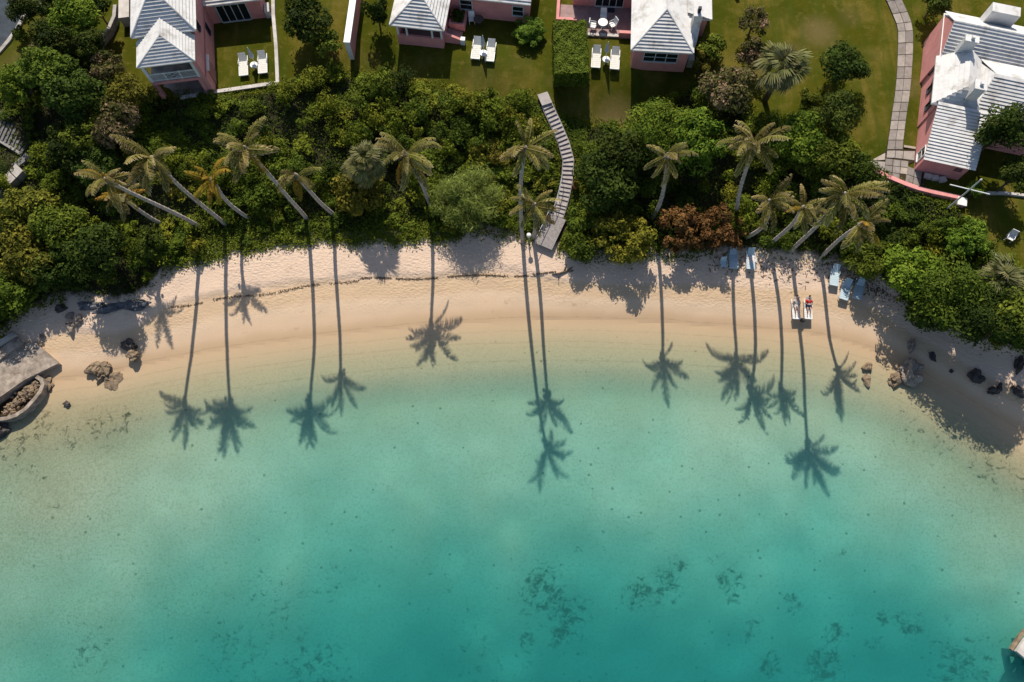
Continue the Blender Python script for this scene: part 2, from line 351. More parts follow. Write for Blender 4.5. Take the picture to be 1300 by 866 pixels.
def vnoise(x, y, f, seed):
    x = x * f + seed * 17.3; y = y * f - seed * 9.1
    return (np.sin(x * 1.3 + 1.7 * np.sin(y * 0.9 + seed)) + np.sin(y * 1.7 + 1.3 * np.sin(x * 1.1 - seed)) + 0.6 * np.sin(x * 2.9 - y * 2.3 + seed)) / 2.6
_GN = np.random.default_rng(5).uniform(-1, 1, (4, 64, 64))
def gnoise(x, y, size, seed):
    fx, fy = np.asarray(x) / size + 200, np.asarray(y) / size + 200; ix, iy = np.floor(fx).astype(int), np.floor(fy).astype(int)
    tx, ty = fx - ix, fy - iy; tx, ty = tx * tx * (3 - 2 * tx), ty * ty * (3 - 2 * ty); g = _GN[seed]
    a, b, c, d = g[iy % 64, ix % 64], g[iy % 64, (ix + 1) % 64], g[(iy + 1) % 64, ix % 64], g[(iy + 1) % 64, (ix + 1) % 64]
    return (a * (1 - tx) + b * tx) * (1 - ty) + (c * (1 - tx) + d * tx) * ty
def stair_near(x, y):
    x = np.asarray(x, float); y = np.asarray(y, float); best = np.full(x.shape, 1e9); bz = np.zeros(x.shape)
    for a, b in zip(STAIR[:-1], STAIR[1:]):
        d = b[:2] - a[:2]; t = np.clip(((x - a[0]) * d[0] + (y - a[1]) * d[1]) / (d @ d), 0, 1)
        dd = np.hypot(x - a[0] - t * d[0], y - a[1] - t * d[1]); zz = a[2] + t * (b[2] - a[2])
        m = dd < best; best = np.where(m, dd, best); bz = np.where(m, zz, bz)
    return best, bz
def terrain(x, y):
    x = np.asarray(x, float); y = np.asarray(y, float)
    w, v, l = yw(x), yv(x), yl(x)
    d = w - y
    dep = 0.015 + 0.05 * np.clip(d, 0, 3.6) + 0.45 * smooth((d - 3.2) / 3.6) + 0.045 * np.clip(d - 4, 0, 60) + 0.0062 * np.clip(d - 8, 0, 26) ** 2
    cx = 1.0 - 0.5 * smooth((-x - 14) / 24) - 0.35 * smooth((x - 14) / 22) * smooth((16 - d) / 14)
    dep = dep * cx * (1 + 0.16 * (gnoise(x, y, 6.0, 1) + 0.5 * gnoise(x, y, 2.5, 2))) + 0.7 * smooth((x - 24) / 10) * smooth((d - 18) / 8)
    fr = (y - w) / np.maximum(v - w, 0.5)
    line = 0.57 + 0.03 * vnoise(x, y * 0, 0.5, 1)
    bch = 1.2 * np.clip(fr, 0, 1) ** 0.9 + 0.14 * smooth((fr - line) / 0.02) * smooth((6.5 - x) / 3) + 0.03 * vnoise(x, y, 1.1, 3) * np.clip(fr * 3, 0, 1)
    fs = (y - v) / np.maximum(l - v, 0.5)
    slo = 1.3 + 0.02 + (ZL - 1.32 - drop(x)) * (0.35 * smooth(fs) + 0.65 * np.clip(fs, 0, 1))
    z = np.where(y < w, -dep, np.where(y < v, bch, slo))
    z = np.where(y > l, ZL - 0.05 + 0.04 * vnoise(x, y, 0.25, 5) - drop(x) * smooth(1 - (y - l) / np.where(x > 3, 5.6, 4.0)), z)
    sd, sz = stair_near(x, y)
    k = smooth((2.0 - sd) / 0.9) * (y < l + 1) * (y > v - 0.5)
    z = z * (1 - k) + np.minimum(z, sz - 0.28) * k
    return z
def T(x, y): return float(terrain(np.array([x]), np.array([y]))[0])
def PT(px, py, dz=0.0):
    z = 3.0
    for _ in range(25):
        p = P(px, py, z + dz); z = 0.5 * z + 0.5 * T(p.x, p.y)
    p = P(px, py, z + dz); return Vector((p.x, p.y, z))

def axis(lo, hi, fine, far):
    c = list(np.arange(lo, hi + 1e-6, fine)); a, b = [], []; st = fine; p = lo
    while p > -far: st *= 1.35; p -= st; a.append(p)
    st = fine; p = hi
    while p < far: st *= 1.35; p += st; b.append(p)
    return np.array(a[::-1] + c + b)
gx = axis(-56, 56, 0.28, 170); gy = axis(-10, 58, 0.28, 170)
GX, GY = np.meshgrid(gx, gy); GZ = terrain(GX, GY)
shore = GY - yw(GX); frac = np.clip(shore / np.maximum(yv(GX) - yw(GX), 0.5), -1, 1.5)
weed = np.zeros_like(GX)
WEED = [(850, 745, 30, .75), (815, 755, 26, .75), (865, 720, 16, .75), (930, 735, 22, .75), (935, 755, 14, .5), (905, 708, 12, .35), (690, 750, 42, .52), (720, 790, 40, .46), (1015, 765, 18, .5), (1072, 808, 22, .6), (1130, 820, 16, .55), (1132, 785, 12, .5), (1175, 800, 20, .5), (1155, 790, 12, .5), (1060, 855, 34, .6), (990, 850, 22, .5), (960, 800, 20, .35), (1070, 703, 7, .6), (1210, 790, 10, .5), (670, 820, 22, .38), (290, 835, 60, .36), (420, 740, 30, .3), (350, 770, 60, .28), (240, 765, 50, .25), (115, 830, 40, .36), (600, 840, 50, .28), (140, 545, 30, .42), (100, 560, 30, .38), (60, 545, 30, .42), (170, 535, 22, .42), (80, 650, 14, .3), (60, 600, 24, .3), (30, 570, 36, .42), (1190, 560, 40, .28), (1245, 590, 40, .3), (1285, 600, 40, .32), (780, 690, 30, .2), (560, 745, 60, .2), (1150, 545, 40, .28), (230, 590, 40, .2), (1240, 850, 50, .4), (390, 850, 60, .36)]
for px, py, r, s_ in WEED:
    c = P(px, py, -1.5); rr = r / 15.0
    weed = np.maximum(weed, min(.5, s_ * (0.95 if px < 320 else 1.1)) * np.exp(-(((GX - c.x) ** 2 + ((GY - c.y) * 0.95) ** 2) / (rr * rr)) ** 1.2))
weed = np.maximum(weed, 0.17 * smooth((-shore - 13) / 5) * smooth((P(1300, 600, -1).x - GX) / 40) * (0.6 + 0.8 * gnoise(GX, GY, 5.0, 3)))
dry = np.zeros_like(GX)
for px, py, r, s_ in [(785, 140, 35, 1.0), (1040, 40, 30, .9), (1010, 62, 20, .6), (495, 88, 22, .5), (610, 95, 50, .45), (1155, 110, 22, .7), (660, 80, 40, .4), (20, 85, 40, .6), (10, 110, 30, .8), (1100, 130, 40, .3), (960, 90, 22, .7), (870, 20, 18, .5), (1080, 20, 30, .5), (540, 75, 20, .4), (700, 100, 14, .5), (1000, 20, 40, .35), (470, 70, 25, .4), (1110, 70, 25, .4), (640, 110, 30, .4)]:
    c = P(px, py, ZL); dry = np.maximum(dry, s_ * np.exp(-((GX - c.x) ** 2 + (GY - c.y) ** 2) / (r / 14.0) ** 2))
for px, py, r, s_ in [(40, 620, 150, .75), (130, 555, 70, .7), (1250, 610, 90, .6), (230, 760, 160, .35), (1180, 560, 60, .5), (560, 700, 200, .15), (60, 800, 140, .5)]:      # silt on the sea floor
    c = P(px, py, -1); dry = np.maximum(dry, s_ * np.exp(-((GX - c.x) ** 2 + (GY - c.y) ** 2) / (r / 14.0) ** 2) * (shore < 0))
ny_, nx_ = GX.shape
idx = np.arange(ny_ * nx_).reshape(ny_, nx_)
quads = np.stack([idx[:-1, :-1], idx[:-1, 1:], idx[1:, 1:], idx[1:, :-1]], -1).reshape(-1, 4)
V_ = np.stack([GX, GY, GZ], -1).reshape(-1, 3)
cxq = V_[quads].mean(1); shq = shore.ravel()[quads].mean(1)
vq = cxq[:, 1] - yv(cxq[:, 0]); lq = cxq[:, 1] - yl(cxq[:, 0])
def ground(name, mask, mat, kind='structure'):
    q = quads[mask]; u, inv = np.unique(q, return_inverse=True)
    me = mesh_np(name, V_[u], inv.reshape(-1, 4), mat, True, dict(shore=shore.ravel()[u], frac=frac.ravel()[u], weed=weed.ravel()[u], veg=(GY - yv(GX)).ravel()[u], dry=dry.ravel()[u]))
    if mat == 'sand':
        me.materials.append(MATS['sand_dry']); me.materials.append(MATS['sea_floor']); sm = shq[mask]
        me.polygons.foreach_set('material_index', np.where(sm > 1.2, 1, np.where(sm < -4.6, 2, 0)).astype(np.int32))
    return tag(link(bpy.data.objects.new(name, me)), kind=kind)
ground('seabed', shq < 0, 'sand'); ground('beach', (shq >= 0) & (vq < 0.9), 'sand')
ground('hillside', (vq >= 0.9) & (lq < 0.0), 'sand'); ground('lawn', lq >= 0.0, 'turf')
sea = MB().box(-168, 168, -168, 60, -30, 0.0).build('sea', 'sea_water'); tag(sea, kind='structure')
# ------------------------------------------------------------------ foliage
rng = np.random.default_rng(7)
def leaves(rng, C, Nn, size, aspect=0.55):
    """one rhombic leaf quad per centre C (N,3), roughly facing Nn (N,3)"""
    n = len(C)
    Nn = Nn + rng.normal(0, 0.36, (n, 3)); Nn /= np.linalg.norm(Nn, axis=1)[:, None] + 1e-9
    a = rng.normal(0, 1, (n, 3)); a -= (a * Nn).sum(1)[:, None] * Nn; a /= np.linalg.norm(a, axis=1)[:, None] + 1e-9
    b = np.cross(Nn, a); s_ = (size * rng.uniform(0.6, 1.4, n))[:, None]
    V = np.stack([C - a * s_ * 0.5, C + b * s_ * aspect * 0.5 + Nn * s_ * 0.08, C + a * s_ * 0.5, C - b * s_ * aspect * 0.5 + Nn * s_ * 0.08], 1)
    return V.reshape(-1, 3)
def lobed(rng, n_lobes, n_leaves, rz=0.8, lobe=(0.22, 0.42), size=0.1, fill=0.25, aspect=0.55, lowcut=-0.35):
    """unit-radius crown: leaves on the skins of many small lobes spread through an ellipsoid"""
    cs = []
    while len(cs) < n_lobes:
        p = rng.normal(0, 1, 3); p /= np.linalg.norm(p); p *= rng.uniform(0.45, 0.85) if rng.random() > 0.2 else rng.uniform(0, 0.5)
        if p[2] > lowcut: cs.append(p)
    cs = np.array(cs); rr = rng.uniform(*lobe, n_lobes)
    w = rr ** 2; which = rng.choice(n_lobes, n_leaves, p=w / w.sum())
    d = rng.normal(0, 1, (n_leaves, 3)); d[:, 2] = np.where(rng.random(n_leaves) < 0.75, np.abs(d[:, 2]), d[:, 2]); d /= np.linalg.norm(d, axis=1)[:, None]
    rad = rr[which] * (1 - fill * rng.random(n_leaves) ** 2) * (1 + 0.12 * rng.normal(0, 1, n_leaves))
    C = cs[which] + d * rad[:, None]
    lt = rng.uniform(-0.22, 0.22, n_lobes)
    tint = np.clip(0.5 + lt[which] + rng.normal(0, 0.17, n_leaves), 0, 1)
    C[:, 2] *= rz
    V = leaves(rng, C, d + np.array([0, 0, 0.35]), size * np.where(rng.random(n_leaves) < .25, 1.5, .85), aspect)
    return V, np.repeat(tint, 4)
def leafmesh(name, V, tint, mat):
    return mesh_np(name, V, np.arange(len(V)).reshape(-1, 4), mat, False, dict(tint=tint))
CROWN = {}
for key, nl, nv, sz in (('S', 16, 1700, 0.17), ('M', 34, 5200, 0.105), ('L', 60, 11000, 0.072)):
    CROWN[key] = []
    for i in range(4):
        V, t = lobed(rng, nl, nv, 0.72 + 0.12 * (i % 3), size=sz)
        CROWN[key].append(leafmesh('crown', V, t, LEAF['green']))
CROWN['sparse'] = [leafmesh('crown', *lobed(rng, 26, 2400, 0.75, lobe=(0.14, 0.34), size=0.11, fill=0.6), LEAF['pink']) for _ in range(3)]
CROWN['feather'] = [leafmesh('crown', *lobed(rng, 46, 15000, 0.8, lobe=(0.16, 0.34), size=0.10, aspect=0.14, fill=0.9), LEAF['feather'])]
CROWN['open'] = [leafmesh('crown', *lobed(rng, 70, 6500, 0.7, lobe=(0.08, 0.24), size=0.085, fill=0.9), LEAF['brown']) for _ in range(3)]
CROWN['ball'] = [leafmesh('crown', *lobed(rng, 70, 7000, 0.9, lobe=(0.14, 0.2), size=0.1, fill=0.15), LEAF['hedge'])]
def trunk_mesh(h, r, rngp):
    m = MB(); pts = [(0, 0, -0.3), (rngp.uniform(-.1, .1), rngp.uniform(-.1, .1), h * 0.5), (rngp.uniform(-.2, .2), rngp.uniform(-.2, .2), h)]
    m.tube(pts, [r, r * 0.8, r * 0.5], 7)
    for k in range(5):
        a = k * 1.256 + rngp.uniform(0, 1); e = rngp.uniform(0.6, 1.0) * h * 0.5
        m.tube([(0, 0, h * 0.45 + 0.08 * k), (math.cos(a) * e * 0.5, math.sin(a) * e * 0.5, h * 0.75), (math.cos(a) * e, math.sin(a) * e, h * 1.05)], [r * 0.5, r * 0.35, r * 0.12], 5)
    return m
rp = random.Random(3)
def tree(name, px, py, rpx, hc, kind, label, cat='tree', crown=None, rz=1.0, group=None, squash=1.0, gap=None):
    """crown of about rpx photo pixels radius seen at (px,py), its centre hc metres above the ground"""
    b = PT(px, py, hc); r = rpx / (F_PX / (CAM_H - b.z - hc) * 0.93)
    o = empty(name, b, 0, label, cat, group)
    key = crown or ('S' if r < 1.3 else 'M' if r < 2.4 else 'L')
    me = rp.choice(CROWN[key]); c = link(bpy.data.objects.new('crown', me), o)
    c.material_slots[0].link = 'OBJECT'; c.material_slots[0].material = LEAF[kind]
    c.location = (0, 0, hc); c.rotation_euler = (0, 0, rp.uniform(0, 6.28)); r *= 1.3 if key == 'ball' else 1.12; c.scale = (r, r * squash, r * rz)
    trunk_mesh(hc * 0.95, 0.05 + 0.035 * r, rp).build('trunk', 'bark', o)
    return o

# --- the scrub thicket on the slope: nobody could count its bushes
def excluded(x, y):
    sd, _ = stair_near(np.array([x]), np.array([y]))
    return sd[0] < (2.0 if y < 29.5 else 1.35)
def pxof(p):
    q = Vector(p) - Vector((0, 0, CAM_H)); d = (q.x, cth * q.y + sth * q.z, -sth * q.y + cth * q.z)
    return CX + F_PX * d[0] / -d[2], CY - F_PX * d[1] / -d[2]
# low or bare places of the thicket seen in the photograph: (px, py, rx, ry, height factor)
LOW = [(245, 160, 62, 42, 0.28), (870, 240, 42, 36, 0.25), (640, 235, 75, 60, 0.5), (330, 285, 120, 28, 0.42), (480, 285, 100, 26, 0.35), (770, 175, 40, 30, 0.3),
       (150, 378, 60, 22, 0.0), (500, 250, 40, 30, 0.5), (225, 270, 60, 40, 0.4), (1000, 130, 60, 30, 0.25), (1130, 280, 70, 40, 0.6), (70, 20, 90, 70, 0.3), (725, 240, 30, 60, 0.55), (1150, 248, 85, 26, 0.22), (300, 128, 70, 16, 0.3), (690, 220, 40, 90, 0.6), (15, 185, 50, 60, 0.0)]
V_s, t_s, h_s = [], [], []
tries = 0; nb = 0
while nb < 900 and tries < 6000:
    tries += 1
    x = rng.uniform(-52, 52); lo, hi = float(yv(x)), float(yl(x)); y = rng.uniform(lo + 0.1, hi + 0.15)
    if excluded(x, y): continue
    z = T(x, y); px, py = pxof((x, y, z))
    if px < -60 or px > 1360: continue
    fac = 1.0
    for lx, ly, ax, ay, g in LOW:
        q = ((px - lx) / ax) ** 2 + ((py - ly) / ay) ** 2
        if q < 1: fac = min(fac, g + (1 - g) * q ** 2)
    if fac < 0.05: continue
    edge = min(1.0, (y - lo) / 1.5, (hi + 0.8 - y) / 1.2)
    r = rng.uniform(0.7, 1.5) * (0.55 + 0.45 * edge) * (0.75 + 0.25 * fac); hgt = max(0.25, rng.uniform(0.9, 2.3) * fac * (0.35 + 0.65 * edge))
    nlf = int(rng.uniform(400, 520) * r * r) + 80
    V, t = lobed(rng, int(10 + 8 * r), nlf, 1.0, lobe=(0.14, 0.42), size=rng.uniform(0.13, 0.19) / r, lowcut=-0.1)
    V *= np.array([r, r, 1.0]); V[:, 2] *= max(0.45, hgt * 0.6)
    V += np.array([x, y, z + hgt * 0.45])
    hue = np.clip(0.40 + 0.20 * vnoise(x, y, 0.22, 4) + rng.normal(0, 0.16) + (0.08 if fac < 0.6 and fac > 0.4 else 0) - (0.3 if fac < 0.3 else 0) + (0.2 if 480 < px < 690 and py < 165 else 0), 0, 1)
    V_s.append(V); t_s.append(t); h_s.append(np.full(len(t), hue)); nb += 1
V_s = np.concatenate(V_s); t_s = np.concatenate(t_s); h_s = np.concatenate(h_s)
me = mesh_np('scrub_thicket', V_s, np.arange(len(V_s)).reshape(-1, 4), 'leaf_scrub', False, dict(tint=t_s, hue=h_s))
tag(link(bpy.data.objects.new('scrub_thicket', me)), 'dense green coastal scrub covering the slope between lawns and beach', 'scrub', kind='stuff')
print('scrub leaves', len(V_s) // 4)

# --- creeping plants along the sand edge
x = rng.uniform(-45, 50, 26000); q_ = rng.random(26000) < .4; x = np.where(q_, rng.uniform(-29, -4, 26000), x); e = yv(x) - 0.2 - 0.45 * vnoise(x, 0 * x, 1.2, 6) + np.where(rng.random(26000) < .25, 0.3 * rng.normal(0, 1, 26000), np.abs(rng.normal(0.1, 1.0, 26000)) * np.where(q_, 1.6, 1.0))
pxx = CX + F_PX * x / (cth * (CAM_H - 1.3) + sth * e); u_ = rng.random(26000)
ok = (stair_near(x, e)[0] > 1.0) & ~((pxx > 905) & (pxx < 1300) & (u_ < 0.85)) & ~((pxx > 85) & (pxx < 205) & (u_ < 0.9))
pts = np.stack([x, e, terrain(x, e) + rng.uniform(0.02, 0.32, 26000)], 1)[ok]
pts = np.array(pts); V = leaves(rng, pts, np.tile([0, 0, 1.0], (len(pts), 1)), 0.17)
me = mesh_np('creeping_plants', V, np.arange(len(V)).reshape(-1, 4), 'leaf_scrub', False, dict(tint=np.repeat(rng.uniform(0.2, 0.8, len(pts)), 4), hue=np.repeat(np.clip(rng.normal(0.5, 0.12, len(pts)), 0, 1), 4)))
tag(link(bpy.data.objects.new('creeping_plants', me)), 'low creeping plants along the top of the sand', 'ground cover', kind='stuff')

# --- low ground cover under and between the scrub, right up to the stairs
n = 22000; x = rng.uniform(-4, 6.5, n); t_ = rng.random(n); e = yv(x) + 0.6 + t_ * (yl(x) - yv(x) - 0.6); sd_n = stair_near(x, e)[0]
x2 = rng.uniform(0.5, 6.5, 16000); e2 = rng.uniform(26.5, 39.5, 16000); sd2 = stair_near(x2, e2)[0]; k2 = (sd2 > 0.62) & (sd2 < 2.4) & (e2 < yl(x2) + .3) & (e2 > yv(x2))
x3 = rng.uniform(-50, 48, 70000); e3 = yv(x3) + 0.5 + rng.random(70000) * (yl(x3) - yv(x3) - 0.5); wide = np.concatenate([np.zeros((sd_n > 0.65).sum() + k2.sum()), np.ones(70000)])
x, e = np.concatenate([x[sd_n > 0.65], x2[k2], x3]), np.concatenate([e[sd_n > 0.65], e2[k2], e3])
k3 = (stair_near(x, e)[0] > np.where(e < 29.3, 1.1, 0.62)); x, e, wide = x[k3], e[k3], wide[k3]
pts = np.stack([x, e, terrain(x, e) + rng.uniform(0.03, 0.32, len(x))], 1); V = leaves(rng, pts, np.tile([0, 0, 1.0], (len(pts), 1)), 0.19)
hu = np.clip(0.42 - 0.2 * wide + 0.22 * vnoise(x, e, 0.5, 3) + rng.normal(0, 0.1, len(x)), 0, 1)
me = mesh_np('ground_cover', V, np.arange(len(V)).reshape(-1, 4), 'leaf_scrub', False, dict(tint=np.repeat(rng.uniform(0.1, 0.75, len(pts)), 4), hue=np.repeat(hu, 4)))
tag(link(bpy.data.objects.new('ground_cover', me)), 'low green ground cover on the slope beside the beach stairs', 'ground cover', kind='stuff')

# --- yellow green fringe of long grass where lawn meets scrub
x = rng.uniform(-48, 36, 16000); e = yl(x) + 0.1 + 0.35 * vnoise(x, 0 * x, 1.3, 2) + 0.38 * rng.normal(0, 1, 16000)
pts = np.stack([x, e, terrain(x, e) + np.abs(rng.normal(0, 0.14, 16000))], 1)[stair_near(x, e)[0] > 0.7]
pts = np.array(pts); V = leaves(rng, pts, np.tile([0, 0, 0.8], (len(pts), 1)), 0.2, 0.3)
me = mesh_np('long_grass', V, np.arange(len(V)).reshape(-1, 4), 'leaf_scrub', False, dict(tint=np.repeat(rng.uniform(0.15, 0.85, len(pts)), 4), hue=np.repeat(np.clip(rng.normal(0.62, 0.15, len(pts)), 0, 1), 4)))
tag(link(bpy.data.objects.new('long_grass', me)), 'fringe of long yellow green grass along the lawn edge', 'grass', kind='stuff')

# --- trees and bushes one can tell apart
TREES = [
 # px, py, r, hc, kind, crown, name, label, category
 (97, 22, 34, 2.8, 'lime', None, 'broadleaf_tree', 'bright green tree at the top left between driveway and curved stair', 'tree'),
 (30, 12, 22, 2.0, 'dark', None, 'broadleaf_tree', 'dark tree overhanging the end of the asphalt driveway', 'tree'),
 (27, 42, 12, .8, 'green', None, 'bush', 'small round bush at the kerb of the driveway', 'bush'),
 (52, 62, 15, 1.6, 'pink', 'sparse', 'bush', 'small pinkish shrub just below the kerbside bush', 'bush'),
 (62, 92, 34, 4.2, 'green', None, 'broadleaf_tree', 'large green tree below the driveway lawn in the upper left', 'tree'),
 (26, 104, 28, 2.8, 'lime', None, 'broadleaf_tree', 'bright green tree above the slatted steps at the left edge', 'tree'),
 (92, 122, 34, 4.0, 'dark', None, 'broadleaf_tree', 'broad dark tree between the bright green tree and the reddish shrub', 'tree'),
 (135, 88, 24, 2.0, 'pink', 'sparse', 'flowering_shrub', 'pink tipped loose shrub beside the side lawn of the two storey house', 'shrub'),
 (168, 118, 26, 2.0, 'olive', None, 'bush', 'olive bush against the corner of the two storey house lawn', 'bush'),
 (150, 158, 34, 2.6, 'pink', None, 'flowering_shrub', 'large reddish olive shrub above the leaning palms on the left', 'shrub'),
 (88, 188, 32, 2.4, 'dark', None, 'broadleaf_tree', 'very dark tree right of the landing of the left steps', 'tree'),
 (36, 272, 38, 1.6, 'olive', None, 'bush', 'yellowish olive bush below the paved walk at the left edge', 'bush'),
 (78, 290, 34, 2.4, 'green', None, 'bush', 'dark green bush left of the lowest leaning palm', 'bush'),
 (36, 325, 36, 2.0, 'olive', None, 'bush', 'sunlit olive bush above the left end of the beach', 'bush'),
 (124, 318, 37, 3.2, 'dark', None, 'broadleaf_tree', 'big dark tree shading the sand at the left of the beach', 'tree'),
 (190, 312, 22, .8, 'dark', None, 'bush', 'dark bush at the sand edge beneath the leaning palms', 'bush'),
 (75, 338, 34, 1.5, 'dark', None, 'broadleaf_tree', 'dark tree over the pale rocks on the left', 'tree'),
 (8, 378, 34, 1.5, 'green', None, 'broadleaf_tree', 'green tree above the stone slipway at the left edge', 'tree'),
 (388, 26, 36, 2.4, 'dark', None, 'broadleaf_tree', 'dark tree right of the fenced yard with two loungers', 'tree'),
 (418, 55, 20, 2.0, 'green', None, 'bush', 'green bush at the lower edge of the dark yardside tree', 'bush'),
 (478, 16, 17, 1.9, 'dark', None, 'cypress_tree', 'narrow dark conifer on the lawn beside the pink garden wall', 'tree'),
 (590, 250, 44, 1.9, 'feather', 'feather', 'casuarina_tree', 'feathery light green casuarina at the middle of the slope', 'tree'),
 (832, 165, 42, 2.8, 'lime', None, 'broadleaf_tree', 'bright lime green tree below the house with the shouldered chimney', 'tree'),
 (880, 178, 38, 2.8, 'lime', None, 'broadleaf_tree', 'lime green tree between two tall palms right of the middle', 'tree'),
 (790, 195, 38, 2.6, 'dark', None, 'broadleaf_tree', 'dark green tree to the left of the lime green trees', 'tree'),
 (765, 232, 36, 2.6, 'dark', None, 'broadleaf_tree', 'dark glossy tree right of the middle of the beach stairs', 'tree'),
 (790, 298, 40, 1.6, 'yellow', 'open', 'bush', 'yellow green bush at the top of the sand beside the rust bush', 'bush'),
 (868, 292, 36, 1.5, 'brown', 'open', 'bush', 'rust brown dry bush, left half of the rusty clump', 'bush'),
 (912, 290, 34, 1.4, 'brown', 'open', 'bush', 'rust brown dry bush, right half of the rusty clump by the blue loungers', 'bush'),
 (735, 313, 22, .9, 'green', None, 'bush', 'low green bush beside the foot of the beach stairs', 'bush'),
 (734, 282, 17, 1.0, 'green', None, 'bush', 'green bush hugging the right side of the stair landing', 'bush'),
 (905, 62, 20, 1.0, 'green', None, 'bush', 'green bush on the lawn right of the shouldered chimney', 'bush'),
 (892, 82, 16, 1.2, 'olive', None, 'bush', 'small olive bush behind the corner of the chimney house', 'bush'),
 (958, 28, 22, 1.8, 'pink', 'sparse', 'flowering_shrub', 'loose pinkish shrub below the end of the pink kerb wall', 'shrub'),
 (955, 72, 20, 1.8, 'pink', None, 'flowering_shrub', 'pink topped shrub left of the fan palm', 'shrub'),
 (925, 112, 34, 1.8, 'pink', None, 'flowering_shrub', 'wide dusty pink shrub above the lime green trees', 'shrub'),
 (1072, 82, 29, 2.1, 'dark', None, 'broadleaf_tree', 'dark round tree standing alone on the right lawn', 'tree'),
 (1060, 142, 28, 1.7, 'dark', None, 'broadleaf_tree', 'dark tree below the lone tree on the right lawn', 'tree'),
 (1026, 124, 15, .9, 'green', None, 'bush', 'small spiky green bush right of the fan palm trunk', 'bush'),
 (1010, 175, 34, 1.8, 'lime', None, 'bush', 'lime green bush right of the tallest right hand palm', 'bush'),
 (1048, 205, 30, 1.8, 'green', None, 'bush', 'green bush left of the end of the curved pink wall', 'bush'),
 (1275, 165, 34, 4.2, 'dark', None, 'broadleaf_tree', 'tall dark tree covering the right side of the white roofed house', 'tree'),
 (1292, 222, 26, 2.8, 'dark', None, 'broadleaf_tree', 'dark tree at the right edge below the white roofs', 'tree'),
 (1238, 242, 12, 1.0, 'lime', None, 'bush', 'small bright bush beside the crossed flag mast', 'bush'),
 (1188, 4, 22, 1.8, 'dark', None, 'broadleaf_tree', 'dark tree at the top edge beside the slab path', 'tree'),
 (1228, 302, 25, 1.7, 'hedge', 'ball', 'clipped_bush', 'large clipped round bush beside the right lawn', 'bush'),
 (1160, 343, 34, 2.6, 'lime', None, 'bush', 'bright green bush behind the three right loungers', 'bush'),
 (1205, 372, 42, 3.0, 'green', None, 'broadleaf_tree', 'leafy green tree between clipped bush and shaded sand', 'tree'),
 (1252, 398, 40, 4.6, 'dark', None, 'broadleaf_tree', 'dark tree overhanging the shaded end of the beach', 'tree'),
 (1298, 405, 38, 5.0, 'green', None, 'broadleaf_tree', 'green tree at the right edge above the shaded sand', 'tree'),
 (1180, 400, 28, 2.4, 'dark', None, 'broadleaf_tree', 'dark low tree nearest the dark rocks in the shade', 'tree'),
 (1100, 330, 26, 1.6, 'green', None, 'bush', 'green bush under the golden fronds by the right loungers', 'bush'),
 (66, 50, 28, 2.8, 'dark', None, 'broadleaf_tree', 'dark tree between driveway kerb and the large green tree', 'tree'),
 (118, 58, 24, 2.6, 'dark', None, 'broadleaf_tree', 'dark tree under the end of the curved garden wall', 'tree'),
 (70, 8, 24, 2.4, 'dark', None, 'broadleaf_tree', 'dark tree at the top edge right of the driveway', 'tree'),
 (120, 8, 20, 2.6, 'dark', None, 'broadleaf_tree', 'dark tree at the top edge left of the pale slab', 'tree'),
 (112, 175, 30, 2.6, 'green', None, 'broadleaf_tree', 'green tree just above the grey crown of the leftmost palm', 'tree'),
 (128, 215, 30, 2.4, 'dark', None, 'broadleaf_tree', 'dark tree behind the fronds of the leftmost palm', 'tree'),
 (455, 240, 34, 1.4, 'yellow', None, 'bush', 'yellow tipped bush below the left fan palm', 'bush'),
]
for px, py, r, hc, kind, crown, name, label, cat in TREES:
    sq = 1.0; rz = 1.0
    if name == 'cypress_tree': rz = 1.9
    if name == 'casuarina_tree': rz = 0.75
    tree(name, px, py, r, hc, kind, label, cat, crown, rz=rz)
tree('clipped_bush', 671, 41, 20, .7, 'hedge', 'clipped ring shaped bush at the corner of the middle pink cottage', 'bush', 'ball', rz=0.7)

